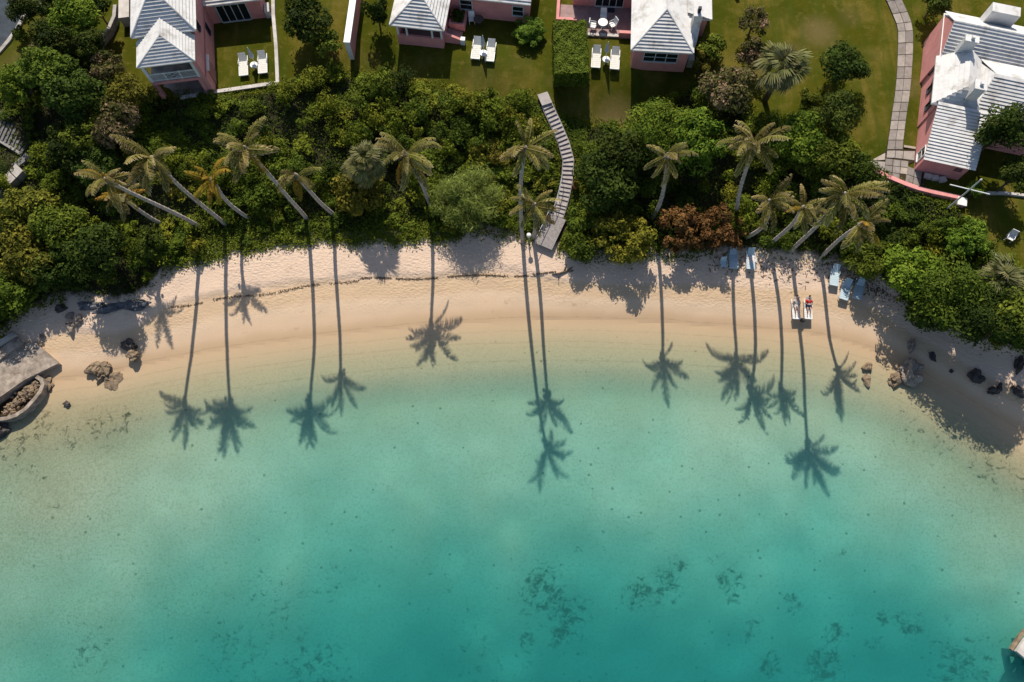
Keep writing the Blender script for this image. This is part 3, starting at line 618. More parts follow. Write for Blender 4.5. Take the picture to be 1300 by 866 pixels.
# ------------------------------------------------------------------ palms
def frond_mesh(rngp, L, e0, bend, kind, droop=0.9, npair=40):
    """feather frond growing along +X from the hub; e0 start elevation, bend total turn downwards"""
    N = 16; pts = [Vector((0, 0, 0))]; e = e0
    for i in range(N):
        pts.append(pts[-1] + Vector((math.cos(e), 0, math.sin(e))) * (L / N)); e -= bend / N * (0.5 + 1.0 * i / N)
    V, Fs, tn = [], [], []
    def at(t):
        f = t * N; i = min(int(f), N - 1); return pts[i].lerp(pts[i + 1], f - i), (pts[i + 1] - pts[i]).normalized()
    # midrib
    for i, p in enumerate(pts):
        w = 0.055 * (1 - 0.85 * i / N)
        V += [(p.x, -w, p.z), (p.x, w, p.z), (p.x, 0, p.z + w)]; tn += [0.45 + 0.3 * i / N] * 3
    for i in range(N):
        a = 3 * i
        for u, v in ((0, 1), (1, 2), (2, 0)): Fs.append((a + u, a + v, a + 3 + v, a + 3 + u))
    for side in (-1, 1):
        for k in range(npair):
            t = 0.10 + 0.89 * (k + rngp.random() * 0.6) / npair
            if rngp.random() < (0.05 + 0.2 * (math.sin(k * 0.9 + e0 * 9 + side) > 0.55)): continue
            p, d = at(t); ll = 0.66 * (math.sin(math.pi * min(1, 0.22 + 0.74 * t)) ** 0.7) * rngp.uniform(0.8, 1.1) * (L / 3.4)
            up = Vector((-d.z, 0, d.x)); sw = rngp.uniform(0.5, 0.8)
            o1 = (d * sw + Vector((0, side, 0)) * 0.85 - up * rngp.uniform(0.0, 0.4)).normalized()
            o2 = (d * sw * 0.6 + Vector((0, side * 0.45, 0)) + Vector((0, 0, -droop))).normalized()
            w = d.cross(o1).cross(o1).normalized() * 0.027
            m = p + o1 * ll * 0.5; q = m + o2 * ll * 0.55; b = len(V)
            V += [tuple(p - w), tuple(p + w), tuple(m + w * 1.1), tuple(m - w * 1.1), tuple(q + w * 0.3), tuple(q - w * 0.3)]
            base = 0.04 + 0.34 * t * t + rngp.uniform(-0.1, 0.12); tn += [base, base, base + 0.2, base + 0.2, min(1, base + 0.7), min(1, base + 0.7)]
            Fs += [(b, b + 1, b + 2, b + 3), (b + 3, b + 2, b + 4, b + 5)]
    return mesh_np('frond', np.array(V), np.array(Fs), LEAF[kind], False, dict(tint=np.clip(tn, 0, 1)))
FR = {}
for kind in ('frond', 'gold'):
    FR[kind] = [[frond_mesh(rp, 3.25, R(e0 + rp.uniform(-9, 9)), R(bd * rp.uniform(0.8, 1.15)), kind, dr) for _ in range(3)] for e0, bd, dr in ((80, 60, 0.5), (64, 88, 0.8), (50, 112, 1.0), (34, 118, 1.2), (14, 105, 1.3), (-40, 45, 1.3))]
def palm(label, base_px, hub, nf=17, size=1.0, gold=0.0, base=None, seed=0):
    r_ = random.Random(seed)
    b = base if base is not None else PT(*base_px); hub = Vector(hub)
    o = empty('coconut_palm', b, 0, label, 'palm tree', 'coconut palms along the top of the beach')
    H = hub - b; m = MB(); pts = []; rads = []; bow = (r_.uniform(-0.45, 0.45), r_.uniform(-0.6, 0.1))
    for i in range(15):
        t = i / 14
        p = Vector((H.x * (t ** 1.25), H.y * (t ** 1.25), -0.3 + (H.z + 0.3) * t)) + Vector((bow[0] * math.sin(math.pi * t) + 0.08 * math.sin(7 * t + seed) * t, bow[1] * math.sin(math.pi * t), 0))
        pts.append(p); rads.append((0.24 if i == 0 else 0.17 - 0.05 * t))
    m.tube(pts, rads, 10); tk = m.build('trunk', 'bark_palm', o, True)
    ring = MB()
    for k in range(int(H.z / 0.55)):
        t = (k + 0.7) / (H.z / 0.55); f = t * 14; i = min(int(f), 13); c = pts[i].lerp(pts[i + 1], f - i); rr = 0.17 - 0.05 * t
        d = (pts[i + 1] - pts[i]).normalized() * 0.03
        ring.tube([c - d, c + d], [rr + 0.022, rr + 0.006], 10)
    tag(ring.build('leaf_scar_rings', 'bark_palm', tk), kind='stuff')
    sh = MB(); sh.tube([pts[-1] - Vector((0, 0, 0.5)), pts[-1], pts[-1] + Vector((0, 0, 0.45))], [0.15, 0.24, 0.08], 9); sh.build('crownshaft', LEAF['gold'] if gold > 0.5 else MATS['grey_wood'], o, True)
    a0 = r_.uniform(0, 6.28)
    nf = max(9, nf - 2)
    for k in range(nf):
        dl = (a0 + k * 2.39996 + r_.uniform(-0.4, 0.4) + math.pi / 2 + math.pi) % (2 * math.pi) - math.pi      # turn away from the leeward (seaward) side
        dl = math.copysign(abs(dl) ** 1.15 / math.pi ** 0.15 * 0.66, dl)
        if r_.random() < 0.1: dl = r_.uniform(-math.pi, math.pi)
        tier = k / nf; ti = min(5, int(tier * 5.6))
        if abs(dl) > 1.15: ti = min(ti, 1) if ti < 4 else ti - 2
        kd = 'gold' if r_.random() < gold or (ti >= 4 and r_.random() < 0.1) else 'frond'
        fo = link(bpy.data.objects.new('frond', r_.choice(FR[kd][ti])), o)
        fo.location = H + Vector((0, 0, 0.15 - 0.25 * tier)); s_ = 0.9 * size * r_.uniform(0.7, 1.12)
        fo.rotation_euler = (r_.uniform(-0.55, 0.55), r_.uniform(-0.15, 0.15), dl - math.pi / 2); fo.scale = (s_, s_, s_)
    if r_.random() < 0.7:
        for k in range(4):
            a = r_.uniform(0, 6.28); nt = MB(); c = H + Vector((0.28 * math.cos(a), 0.28 * math.sin(a), -0.3))
            nt.tube([c - Vector((0, 0, .13)), c - Vector((0, 0, .07)), c + Vector((0, 0, .05)), c + Vector((0, 0, .13))], [0.03, .11, .11, .03], 7); nt.build('coconut', LEAF['gold'], o, True)
    return o
PALMS = [  # label, base pixel, hub (x,y,z), fronds, size, gold
 ('short golden palm at the far left of the leaning group', (202, 282), (-30.4, 28.6, 7.6), 15, 0.85, 0.5),
 ('tall palm with long pale trunk leaning left, leftmost of the group', (253, 287), (-28.4, 26.7, 13.4), 15, 0.85, 0.08),
 ('tall palm with a wide crown above the golden palms on the left', (286, 284), (-24.9, 27.8, 14.4), 18, 1.0, 0.05),
 ('short palm with orange golden crown right of the wide crowned palm', (315, 276), (-23.6, 30.0, 7.7), 16, 0.86, 0.85),
 ('tall grey green palm with the longest pale trunk left of the middle', (389, 277), (-18.4, 28.4, 14.7), 17, 1.0, 0.0),
 ('slender small crowned palm right of the longest pale trunk', (424, 272), (-15.5, 27.8, 12.1), 12, 0.82, 0.05),
 ('drooping palm standing right beside the fan palm on the slope', (547, 262), (-7.9, 30.5, 10.6), 17, 1.05, 0.05),
 ('tall thin palm behind the palm at the foot of the stairs', (664, 306), (0.9, 27.2, 16.6), 13, 0.9, 0.0),
 ('palm with lamp at its trunk beside the foot of the stairs', (677, 302), (1.6, 25.9, 11.2), 14, 0.95, 0.05),
 ('palm with curved grey trunk rising above the yellow green bush', (828, 277), (11.2, 29.4, 12.2), 14, 0.85, 0.0),
 ('large palm with long trunk above the rust brown bush', (934, 275), (17.4, 29.9, 12.8), 18, 1.05, 0.08),
 ('palm with pale drooping fronds right beside the rust brown bush', (948, 300), (18.6, 26.1, 11.4), 14, 0.9, 0.0),
 ('palm with short bent pale trunk behind the two sunbathers', (977, 310), (21.2, 25.8, 11.0), 14, 0.82, 0.1),
 ('tall palm with thick curved pale trunk, largest of the right group', (1004, 318), (22.5, 24.9, 14.6), 18, 1.0, 0.0),
 ('palm with golden lower fronds over the three right loungers', (1042, 327), (26.1, 25.4, 9.2), 14, 0.9, 0.35),
]
for i, (lb, bp, hub, nf, sz, gd) in enumerate(PALMS): palm(lb, bp, hub, nf, sz, gd, seed=11 + i)

def fan_mesh(rngp, L=1.2, rad=0.95):
    V, Fs, tn = [], [], []
    e = R(10); n = 22; c = Vector((L, 0, 0.12))
    V += [(0, -.03, 0), (0, .03, 0), (L, .02, .12), (L, -.02, .12)]; Fs.append((0, 1, 2, 3)); tn += [.5] * 4
    for k in range(n):
        a = R(-125) + R(250) * (k + .5) / n + rngp.uniform(-.03, .03); d = Vector((math.cos(a), math.sin(a), 0)); w = Vector((-d.y, d.x, 0))
        r1 = rad * (0.75 + 0.25 * math.cos(a * 0.6)) * rngp.uniform(.85, 1.1)
        m = c + d * r1 * .55 + Vector((0, 0, -.05 + 0.05 * (k % 2))); q = c + d * r1 + Vector((0, 0, -.42 - rngp.uniform(0, .25)))
        b = len(V); V += [tuple(c - w * .01), tuple(c + w * .01), tuple(m + w * .075), tuple(m - w * .075), tuple(q + w * .015), tuple(q - w * .015)]
        t = rngp.uniform(.1, .45); tn += [t, t, t + .1, t + .1, min(1, t + .45), min(1, t + .45)]; Fs += [(b, b + 1, b + 2, b + 3), (b + 3, b + 2, b + 4, b + 5)]
    return mesh_np('fan_leaf', np.array(V), np.array(Fs), LEAF['fan'], False, dict(tint=np.clip(tn, 0, 1)))
FANS = [fan_mesh(rp) for _ in range(4)]
def sabal(label, px, py, hc, size, seed):
    r_ = random.Random(seed); b = PT(px, py, hc)
    o = empty('fan_palm', b, 0, label, 'palm tree', 'fan palms with round crowns')
    MB().tube([(0, 0, -.3), (.05, 0, hc * .5), (0, 0, hc)], [.26, .2, .2], 10).build('trunk', 'bark', o, True)
    for k in range(30):
        t = (k + .5) / 30; el = R(85 - 130 * t)
        fo = link(bpy.data.objects.new('fan_leaf', r_.choice(FANS)), o); fo.location = (0, 0, hc)
        fo.rotation_euler = (r_.uniform(-.7, .7), -el + r_.uniform(-.2, .2), k * 2.39996 + r_.uniform(-.4, .4)); s_ = size * r_.uniform(.65, 1.1); fo.scale = (s_, s_, s_)
sabal('fan palm with round pale crown left of the drooping slope palm', 465, 205, 4.6, 0.95, 1)
sabal('fan palm on the lawn edge between the pink shrubs and lone tree', 992, 88, 4.2, 1.05, 2)
sabal('round fan palm below the curved kerb of the right lawn', 1267, 355, 2.6, 0.95, 3)
simple('concrete_worn', (0.33, 0.275, 0.225), 0.45, 1.8, 0.95, 0.1, 1.0, 6, dirt=(0.17, 0.13, 0.095))
# ------------------------------------------------------------------ houses
def clip(poly, sv, lo, hi):
    """clip a 3-D polygon to lo <= s <= hi along the direction given by the per-point function sv"""
    for lim, keep in ((lo, 1), (hi, -1)):
        out = []
        for i in range(len(poly)):
            a, b = poly[i], poly[(i + 1) % len(poly)]; sa, sb = keep * (sv(a) - lim), keep * (sv(b) - lim)
            if sa >= 0: out.append(a)
            if (sa >= 0) != (sb >= 0): out.append(a.lerp(b, sa / (sa - sb)))
        poly = out
        if len(poly) < 3: return []
    return poly
def stepped(m, poly, course=0.3, t=0.075):
    """roof slope laid in overlapping courses; poly[0]-poly[1] is the eave"""
    poly = [Vector(p) for p in poly]
    e = (poly[1] - poly[0]).normalized(); nrm = Vector((0, 0, 0))
    for i in range(1, len(poly) - 1): nrm += (poly[i] - poly[0]).cross(poly[i + 1] - poly[0])
    nrm.normalize()
    if nrm.z < 0: nrm = -nrm
    sl = nrm.cross(e)
    if sl.z < 0: sl = -sl
    sl.normalize()
    sv = lambda p: (p - poly[0]).dot(sl)
    top = max(sv(p) for p in poly); n = max(1, round(top / course)); h = top / n
    for k in range(n):
        jit = 1 + 0.25 * math.sin(k * 12.9898 + poly[0].x * 3)
        c = clip(poly, sv, k * h, (k + 1) * h)
        if len(c) < 3: continue
        up = [p + nrm * (0.012 + t * jit * (1 - (sv(p) - k * h) / h)) for p in c]; q = len(c)
        m.add(list(c) + up, [tuple(range(q, 2 * q))] + [(i, (i + 1) % q, q + (i + 1) % q, q + i) for i in range(q)])
    return m
def hip_south(m, u0, u1, v0, v1, h, rise, run, course=0.3, t=0.075, um=None):
    um = (u0 + u1) / 2 if um is None else um; a = (um, v0 + run, h + rise); b = (um, v1, h + rise)
    stepped(m, [(u0, v0, h), (u1, v0, h), a], course, t)
    stepped(m, [(u0, v1, h), (u0, v0, h), a, b], course, t)
    stepped(m, [(u1, v0, h), (u1, v1, h), b, a], course, t)
    for p, q in (((u0, v0, h), a), ((u1, v0, h), a), (a, b)):       # hip and ridge rolls
        m.tube([Vector(p) + Vector((0, 0, .05)), Vector(q) + Vector((0, 0, .06))], 0.07, 6)
    return m
def window(parent, u0, u1, z0, z1, v, panes=2, axis='v', out=-1, frame='window_frame', rail=True, t=0.07):
    """window in a wall plane; axis 'v' = plane v const (faces out along v), 'u' = plane u const"""
    def bx(m, a0, a1, d0, d1, b0, b1):
        d0, d1 = sorted((v + out * d0, v + out * d1))
        return m.box(a0, a1, d0, d1, b0, b1) if axis == 'v' else m.box(d0, d1, a0, a1, b0, b1)
    f = MB(); w = 0.06
    bx(f, u0 - w, u0, -0.02, t, z0 - w, z1 + w); bx(f, u1, u1 + w, -0.02, t, z0 - w, z1 + w)
    bx(f, u0, u1, -0.02, t, z1, z1 + w); bx(f, u0, u1, -0.02, t + 0.05, z0 - w, z0)
    for k in range(1, panes): c = u0 + (u1 - u0) * k / panes; bx(f, c - .03, c + .03, -0.02, t - .01, z0, z1)
    fo = f.build('window', frame, parent)
    for k in range(panes):
        a0 = u0 + (u1 - u0) * k / panes + (0.03 if k else 0); a1 = u0 + (u1 - u0) * (k + 1) / panes - (0.03 if k < panes - 1 else 0)
        g = MB(); bx(g, a0, a1, -0.01, 0.012, z0, z1); g.build('pane', 'glass', fo)
        if rail:
            r = MB(); c = (z0 + z1) / 2; bx(r, a0, a1, 0.013, 0.04, c - .025, c + .025); r.build('meeting_rail', frame, fo)
    return fo

# --- house with two storeys and corner balcony, left
Z0 = ZL - 0.06
h1 = empty('two_storey_house', (-25.45, 39.65, Z0), R(8.5), 'pink two storey house with white stepped roof and balcony, top left', 'house')
w = MB(); w.box(-4.45, 0.12, 2.7, 14, -.3, 4.9); w.box(-0.22, 0.12, -0.02, 2.7, -.3, 4.32); w.build('wall', 'pink_wall', h1)
w = MB(); w.box(0.12, 4.75, 7.35, 13, -.3, 2.28); w.build('wing_wall', 'pink_wall', h1)
w = MB(); w.box(-4.35, -0.22, 0, 2.7, 2.02, 2.28); w.build('balcony_floor', 'pink_wall', h1)
MB().box(-4.3, -0.25, 0.1, 2.7, 2.283, 2.3).build('balcony_deck', 'concrete', h1)
MB().box(-4.3, -0.25, 1.7, 2.698, 2.3, 4.3).build('balcony_room_wall', 'pink_dark', h1)
for a, b in ((-3.8, -3.0), (-1.9, -1.1)): MB().box(a, b, 1.62, 1.698, 2.32, 3.9).build('balcony_door', 'canvas_grey', h1)
for u in (-4.22, -0.36): MB().box(u - .13, u + .13, 0.06, 0.32, 2.3, 4.3).build('balcony_column', 'white_paint', h1)
for u in (-4.2, -0.45): MB().box(u - .18, u + .18, 0.04, 0.4, -.3, 2.02).build('porch_pillar', 'pink_wall', h1)
r = MB(); r.box(-4.09, -0.49, .1, .17, 3.12, 3.2); r.box(-4.09, -0.49, .1, .17, 2.36, 2.42); rl = r.build('balcony_railing', 'white_paint', h1)
for u in (-2.95, -1.75): MB().box(u - .04, u + .04, .09, .18, 2.3, 3.24).build('railing_post', 'white_paint', rl)
b_me = MB().box(-.014, .014, -.014, .014, 0, .7).mesh('baluster', 'white_paint')
for k in range(33):
    u = -4.05 + k * 0.108
    if abs(u + 2.95) < .05 or abs(u + 1.75) < .05 or -2.9 < u < -1.8: continue
    o = link(bpy.data.objects.new('baluster', b_me), rl); o.location = (u, .135, 2.42)
for a, b in (((-2.9, 2.42), (-1.8, 3.12)), ((-2.9, 3.12), (-1.8, 2.42)), ((-2.9, 2.77), (-2.35, 3.12)), ((-2.35, 2.42), (-1.8, 2.77)), ((-2.9, 2.77), (-2.35, 2.42)), ((-2.35, 3.12), (-1.8, 2.77))):
    MB().tube([(a[0], .135, a[1]), (b[0], .135, b[1])], .018, 5).build('lattice_bar', 'white_paint', rl)
m = MB(); hip_south(m, -4.7, 0.42, 2.4, 14.3, 4.95, 2.2, 2.56, 0.27, 0.085); rf = m.build('roof', 'white_roof', h1)
MB().box(-4.7, .42, 2.4, 14.3, 4.82, 4.945).build('eave_board', 'white_paint', rf)
m = MB(); um = -2.1
a, b = (um, 1.6, 5.75), (um, 3.55, 5.75)
stepped(m, [(-4.5, -.12, 4.42), (.1, -.12, 4.42), a], .24, .05); stepped(m, [(-4.5, 2.39, 4.42), (-4.5, -.12, 4.42), a, b], .24, .05); stepped(m, [(.1, -.12, 4.42), (.1, 2.39, 4.42), b, a], .24, .05)
for p, q in (((-4.5, -.12, 4.45), a), ((.1, -.12, 4.45), a), (a, b)): m.tube([p, q], .06, 6)
pr = m.build('porch_roof', 'white_roof', h1)
MB().box(-4.5, .1, -.12, 2.39, 4.33, 4.415).build('eave_board', 'white_paint', pr)
m = MB(); stepped(m, [(.15, 7.1, 2.4), (5.15, 7.1, 2.4), (5.15, 9.7, 4.0), (.15, 9.7, 4.0)], .28, .07); stepped(m, [(5.15, 12.6, 2.4), (.15, 12.6, 2.4), (.15, 9.7, 4.0), (5.15, 9.7, 4.0)], .28, .07)
wr = m.build('wing_roof', 'white_roof', h1); MB().box(.43, 5.15, 7.1, 13.1, 2.29, 2.395).build('eave_board', 'white_paint', wr)
window(h1, 1.0, 3.5, 0.12, 2.0, 7.35, 4, 'v', -1, 'window_frame', False)
MB().box(.86, .93, 7.24, 7.33, .1, 2.1).build('door_shutter', 'teal_frame', h1)
window(h1, 3.6, 4.2, 3.4, 4.4, .12, 1, 'u', 1, 'shutter_dark', True); window(h1, 5.2, 5.7, 1.1, 2.0, .12, 1, 'u', 1, 'shutter_dark', True)
MB().box(.13, .17, 2.72, 3.0, 2.1, 2.3).build('string_course', 'pink_dark', h1); MB().box(.125, .2, 0.0, 7.3, 2.3, 2.42).build('wall_band', 'pink_dark', h1)
MB().box(.12, .2, 1.0, 2.3, 0, 1.9).build('porch_side_opening', 'pink_dark', h1); MB().box(.1, .3, .85, 2.45, 1.9, 2.02).build('lintel', 'white_paint', h1)
MB().box(-4.3, -0.3, .1, 2.65, -.1, .03).build('porch_floor', 'concrete', h1)
ac = empty('air_conditioner', h1.matrix_basis @ Vector((5.05, 7.7, 0)), R(8.5), 'pale air conditioning box at the end wall of the two storey house', 'machine')
MB().box(-.22, .22, -.5, .5, .05, .85).build('casing', 'concrete_pale', ac); MB().box(.221, .24, -.35, .35, .2, .7).build('grille', 'shutter_dark', ac); MB().box(-.25, .25, -.45, .45, -.1, .049).build('base', 'concrete', ac)
o = MB().box(-.45, .45, -1.2, 1.2, -.2, 1.1).build('side_porch_roof', 'concrete_pale'); p = P(157, 8, 6.6); o.location = (p.x, p.y, 5.5); o.rotation_euler = (0, 0, R(8.5)); tag(o, 'flat pale slab left of the two storey house roof', 'slab')

# --- cottage with open porch, middle
h2 = empty('porch_cottage', (-9.94, 44.75, Z0), R(-7.6), 'pink cottage with open corner porch and white hipped roof, top middle', 'house')
m = MB(); m.box(0, 4.02, .1, .3, -.3, 1.12); m.box(0, .2, .3, 1.9, -.3, 1.12); m.box(3.82, 4.02, .3, 1.9, -.3, 1.12); m.build('porch_parapet', 'pink_wall', h2)
MB().box(.2, 3.82, .3, 1.9, -.2, .35).build('porch_floor', 'terrace_floor', h2)
MB().box(0, 4.02, 1.9, 9.5, -.3, 2.2).build('wall', 'pink_wall', h2)
for u in (.12, .9, 3.1, 3.9): MB().box(u - .07, u + .07, .13, .27, 1.12, 2.2).build('porch_post', 'white_paint', h2)
m = MB(); hip_south(m, -.45, 4.22, 0, 9.8, 2.32, 1.5, 2.35, .27, .085); rf = m.build('roof', 'white_roof', h2)
MB().box(-.45, 4.22, 0, 9.8, 2.21, 2.315).build('eave_board', 'white_paint', rf)
MB().box(4.02, 11.0, 3.75, 9, -.3, 2.3).build('wing_wall', 'pink_wall', h2)
m = MB(); stepped(m, [(4.23, 3.55, 2.42), (11.15, 3.55, 2.42), (11.15, 6.3, 4.1), (4.23, 6.3, 4.1)], .28, .07); wr = m.build('wing_roof', 'white_roof', h2)
MB().box(4.23, 11.15, 3.55, 9.2, 2.31, 2.415).build('eave_board', 'white_paint', wr)
window(h2, 5.0, 6.0, .95, 2.0, 3.75, 1, 'v', -1); window(h2, 9.6, 10.5, .85, 1.9, 3.75, 1, 'v', -1)
MB().box(1.2, 2.0, 1.8, 1.898, .35, 2.1).build('porch_door', 'shutter_dark', h2)
m = MB(); m.prism([(4.03, .75), (5.45, .75), (5.45, .97), (4.03, .97)], -.3, [1.1, .5, .5, 1.1]); m.build('step_parapet', 'pink_wall', h2)
MB().box(5.4, 5.78, .68, 1.05, -.3, .62).build('parapet_pier', 'white_paint', h2)
for k in range(4): MB().box(4.03 + .34 * k, 4.03 + .34 * (k + 1), .97, 2.05, -.3, .34 - .09 * k).build('step', 'terrace_floor', h2)
pl = empty('planter', h2.matrix_basis @ Vector((4.85, 2.75, 0)), R(-7.6), 'square pink planter holding a dark bush beside the porch steps', 'planter')
m = MB(); m.box(-.72, .72, -.6, -.42, -.3, .8); m.box(-.72, -.55, -.42, .95, -.3, .8); m.box(.55, .72, -.42, .95, -.3, .8); m.box(-.55, .55, -.42, .95, -.3, .6); m.build('box', 'pink_wall', pl)
c = link(bpy.data.objects.new('bush', CROWN['ball'][0]), pl); c.location = (0, .2, .95); c.scale = (.75, .75, .65); c.material_slots[0].link = 'OBJECT'; c.material_slots[0].material = LEAF['dark']

# --- cottage with shouldered chimney
h3 = empty('chimney_cottage', (10.28, 42.15, Z0), R(-3.8), 'pink cottage with white hipped roof and shouldered white chimney', 'house')
MB().box(0, 4.6, .25, 10, -.3, 2.2).build('wall', 'pink_wall', h3); MB().box(4.6, 6.2, 3.9, 9, -.3, 2.2).build('east_room_wall', 'pink_wall', h3)
MB().box(-5.3, -.0, 6.4, 9, -.3, 2.3).build('patio_wall', 'pink_wall', h3)
m = MB(); hip_south(m, -.33, 4.87, .1, 10.2, 2.32, 1.62, 2.9, .27, .085, um=2.35); rf = m.build('roof', 'white_roof', h3)
MB().box(-.33, 4.87, .1, 10.2, 2.21, 2.315).build('eave_board', 'white_paint', rf)
m = MB(); stepped(m, [(6.5, 3.75, 2.2), (6.5, 9.2, 2.2), (4.3, 9.2, 2.9), (4.3, 3.75, 2.9)], .28, .06); er = m.build('east_roof', 'white_roof', h3); MB().box(4.88, 6.5, 3.75, 9.2, 2.1, 2.195).build('eave_board', 'white_paint', er)
m = MB(); stepped(m, [(-5.5, 6.2, 2.42), (-.34, 6.2, 2.42), (-.34, 8, 3.4), (-5.5, 8, 3.4)], .28, .06); m.build('patio_roof', 'white_roof', h3)
ch = MB(); ch.box(4.605, 5.25, 1.5, 3.0, -.3, 1.9)
ch.add([(4.605, 1.5, 1.9), (5.25, 1.5, 1.9), (5.25, 3.0, 1.9), (4.605, 3.0, 1.9), (4.6, 2.35, 3.0), (5.3, 2.35, 3.0), (5.3, 3.0, 3.0), (4.6, 3.0, 3.0)], [(4, 5, 6, 7), (0, 1, 5, 4), (1, 2, 6, 5), (2, 3, 7, 6), (3, 0, 4, 7)])
ch.box(4.6, 5.3, 2.35, 3.0, 3.0, 4.1); co_ = ch.build('chimney', 'white_roof', h3)
MB().box(4.52, 5.38, 2.28, 3.07, 4.1, 4.2).build('chimney_cap', 'white_roof', co_); MB().box(4.8, 5.05, 2.6, 2.85, 4.2, 4.7).build('flue', 'shutter_dark', co_)
window(h3, .9, 3.7, .95, 2.0, .25, 3, 'v', -1)
window(h3, -3.3, -.9, .25, 2.0, 6.4, 4, 'v', -1, 'window_frame', False)
o = MB().box(4.8, 5.3, .6, 1.2, -.1, .9).build('gas_locker', 'concrete', h3)
pt = tag(MB().box(-6.6, -.02, 3.15, 6.38, -.2, .14).build('patio', 'terrace_floor', h3), None)
m = MB(); m.box(-6.72, -6.45, 4.35, 8.4, .1, .62); m.box(-6.45, -4.9, 4.35, 4.6, .1, .62); m.build('patio_parapet', 'pink_wall', h3)
m = MB(); m.box(-1.15, -.05, 3.18, 3.45, .141, .7); m.build('patio_planter', 'pink_wall', h3)
for k, u in enumerate((-3.7, -3.1, -2.5, -1.9, -1.4)): MB().cbox((u, 3.3, .19), .5, .28, .09).build('edge_stone', 'concrete_pale', h3)

# --- large house with white roofs, right
h4 = empty('white_roofed_house', (33.17, 32.25, Z0), R(-14.5), 'large pink house with several joined white roofs, right edge', 'house')
MB().prism([(0, 0), (3.58, 0), (3.58, 4.25), (0, 4.25)], -.5, [2.0, 2.0, 3.4, 3.4]).build('south_wall', 'pink_wall', h4)
MB().box(-.1, 9, 4.25, 8.7, -.5, 3.1).build('wall', 'pink_wall', h4)
MB().prism([(-.3, 8.7), (-.3, 13.1), (9, 13.1), (9, 8.7)], -.5, 3.2).build('north_wall', 'pink_wall', h4)
g = MB(); g.add([(-.3, 8.7, 3.2), (-.3, 13.1, 3.2), (-.3, 10.8, 5.0), (-.1, 8.7, 3.2), (-.1, 13.1, 3.2), (-.1, 10.8, 5.0)], [(0, 1, 2), (3, 5, 4), (0, 2, 5, 3), (1, 4, 5, 2)]); g.build('gable', 'pink_wall', h4)
m = MB(); stepped(m, [(-.25, -.3, 2.05), (3.85, -.3, 2.05), (3.85, 4.15, 3.62), (-.25, 4.15, 3.62)], .26, .07); m.build('south_roof', 'white_roof', h4)
m = MB(); um = 1.45; A, B = (um, 5.3, 4.6), (um, 8.9, 4.6)
stepped(m, [(-.6, 4.1, 3.25), (3.4, 4.1, 3.25), A], .3, .07); stepped(m, [(-.6, 8.8, 3.25), (-.6, 4.1, 3.25), A, B], .34, .08); stepped(m, [(3.4, 4.1, 3.25), (3.4, 8.8, 3.25), B, A], .34, .045)
wr = m.build('west_roof', 'white_roof', h4); MB().box(-.6, 3.4, 4.1, 8.8, 3.12, 3.245).build('eave_board', 'white_paint', wr)
m = MB(); A, B = (-.36, 10.8, 5.15), (9.5, 10.8, 5.15)
stepped(m, [(-.36, 8.55, 3.3), (9.5, 8.55, 3.3), B, A], .27, .08); stepped(m, [(9.5, 13.3, 3.45), (-.36, 13.3, 3.45), A, B], .27, .06); m.tube([A, B], .09, 6)
nr = m.build('north_roof', 'white_roof', h4); MB().box(-.36, 9.5, 8.55, 13.3, 3.2, 3.295).build('eave_board', 'white_paint', nr)
m = MB(); A, B = (3.4, 6.9, 4.75), (9.5, 6.9, 4.75)
stepped(m, [(2.6, 4.0, 3.26), (9.5, 4.0, 3.26), B, A], .28, .08); stepped(m, [(9.5, 9.2, 3.6), (2.6, 9.2, 3.6), A, B], .3, .05); stepped(m, [(2.6, 9.2, 3.3), (2.6, 4.0, 3.26), A], .3, .05)
m.build('east_roof', 'white_roof', h4); MB().box(3.42, 9, 3.6, 4.24, -.5, 3.1).build('east_wall', 'pink_wall', h4)
for (u, v, z0_, z1_, sx, sy) in ((.95, 9.0, 3.3, 5.5, .95, .5), (2.0, 5.0, 3.4, 5.3, .8, .8), (3.4, 12.55, 3.3, 5.6, 2.2, .9)):
    c = MB().box(u - sx / 2, u + sx / 2, v - sy / 2, v + sy / 2, z0_, z1_); co_ = c.build('chimney', 'white_roof', h4)
    if sx < 1.2:
        MB().box(u - sx / 2 - .06, u + sx / 2 + .06, v - sy / 2 - .06, v + sy / 2 + .06, z1_, z1_ + .1).build('chimney_cap', 'white_roof', co_)
        MB().box(u - .12, u + .12, v - .12, v + .12, z1_ + .1, z1_ + .35).build('flue', 'white_roof', co_)
for vv in (4.9, 6.6, 8.6): window(h4, vv, vv + .55, 1.3, 2.5, -.1 if vv < 8 else -.1, 1, 'u', -1, 'shutter_dark')
window(h4, .5, 1.3, .5, 1.7, 0.0, 1, 'u', -1, 'white_paint')
v_ = MB()
for k in range(3): v_.box(2.6, 3.2, -.03, 0, 1.1 + .16 * k, 1.18 + .16 * k)
v_.build('wall_vent', 'shutter_dark', h4)
st = MB()
for k in range(3): st.cbox((1.1 + .6 * k, -.35, .05), .55, .45, .4, .2 * k)
tag(st.build('garden_stones', 'concrete_pale', h4), kind='stuff')

# ------------------------------------------------------------------ paths, walls, stairs
def P2(px, py, z): p = P(px, py, z); return (p.x, p.y)
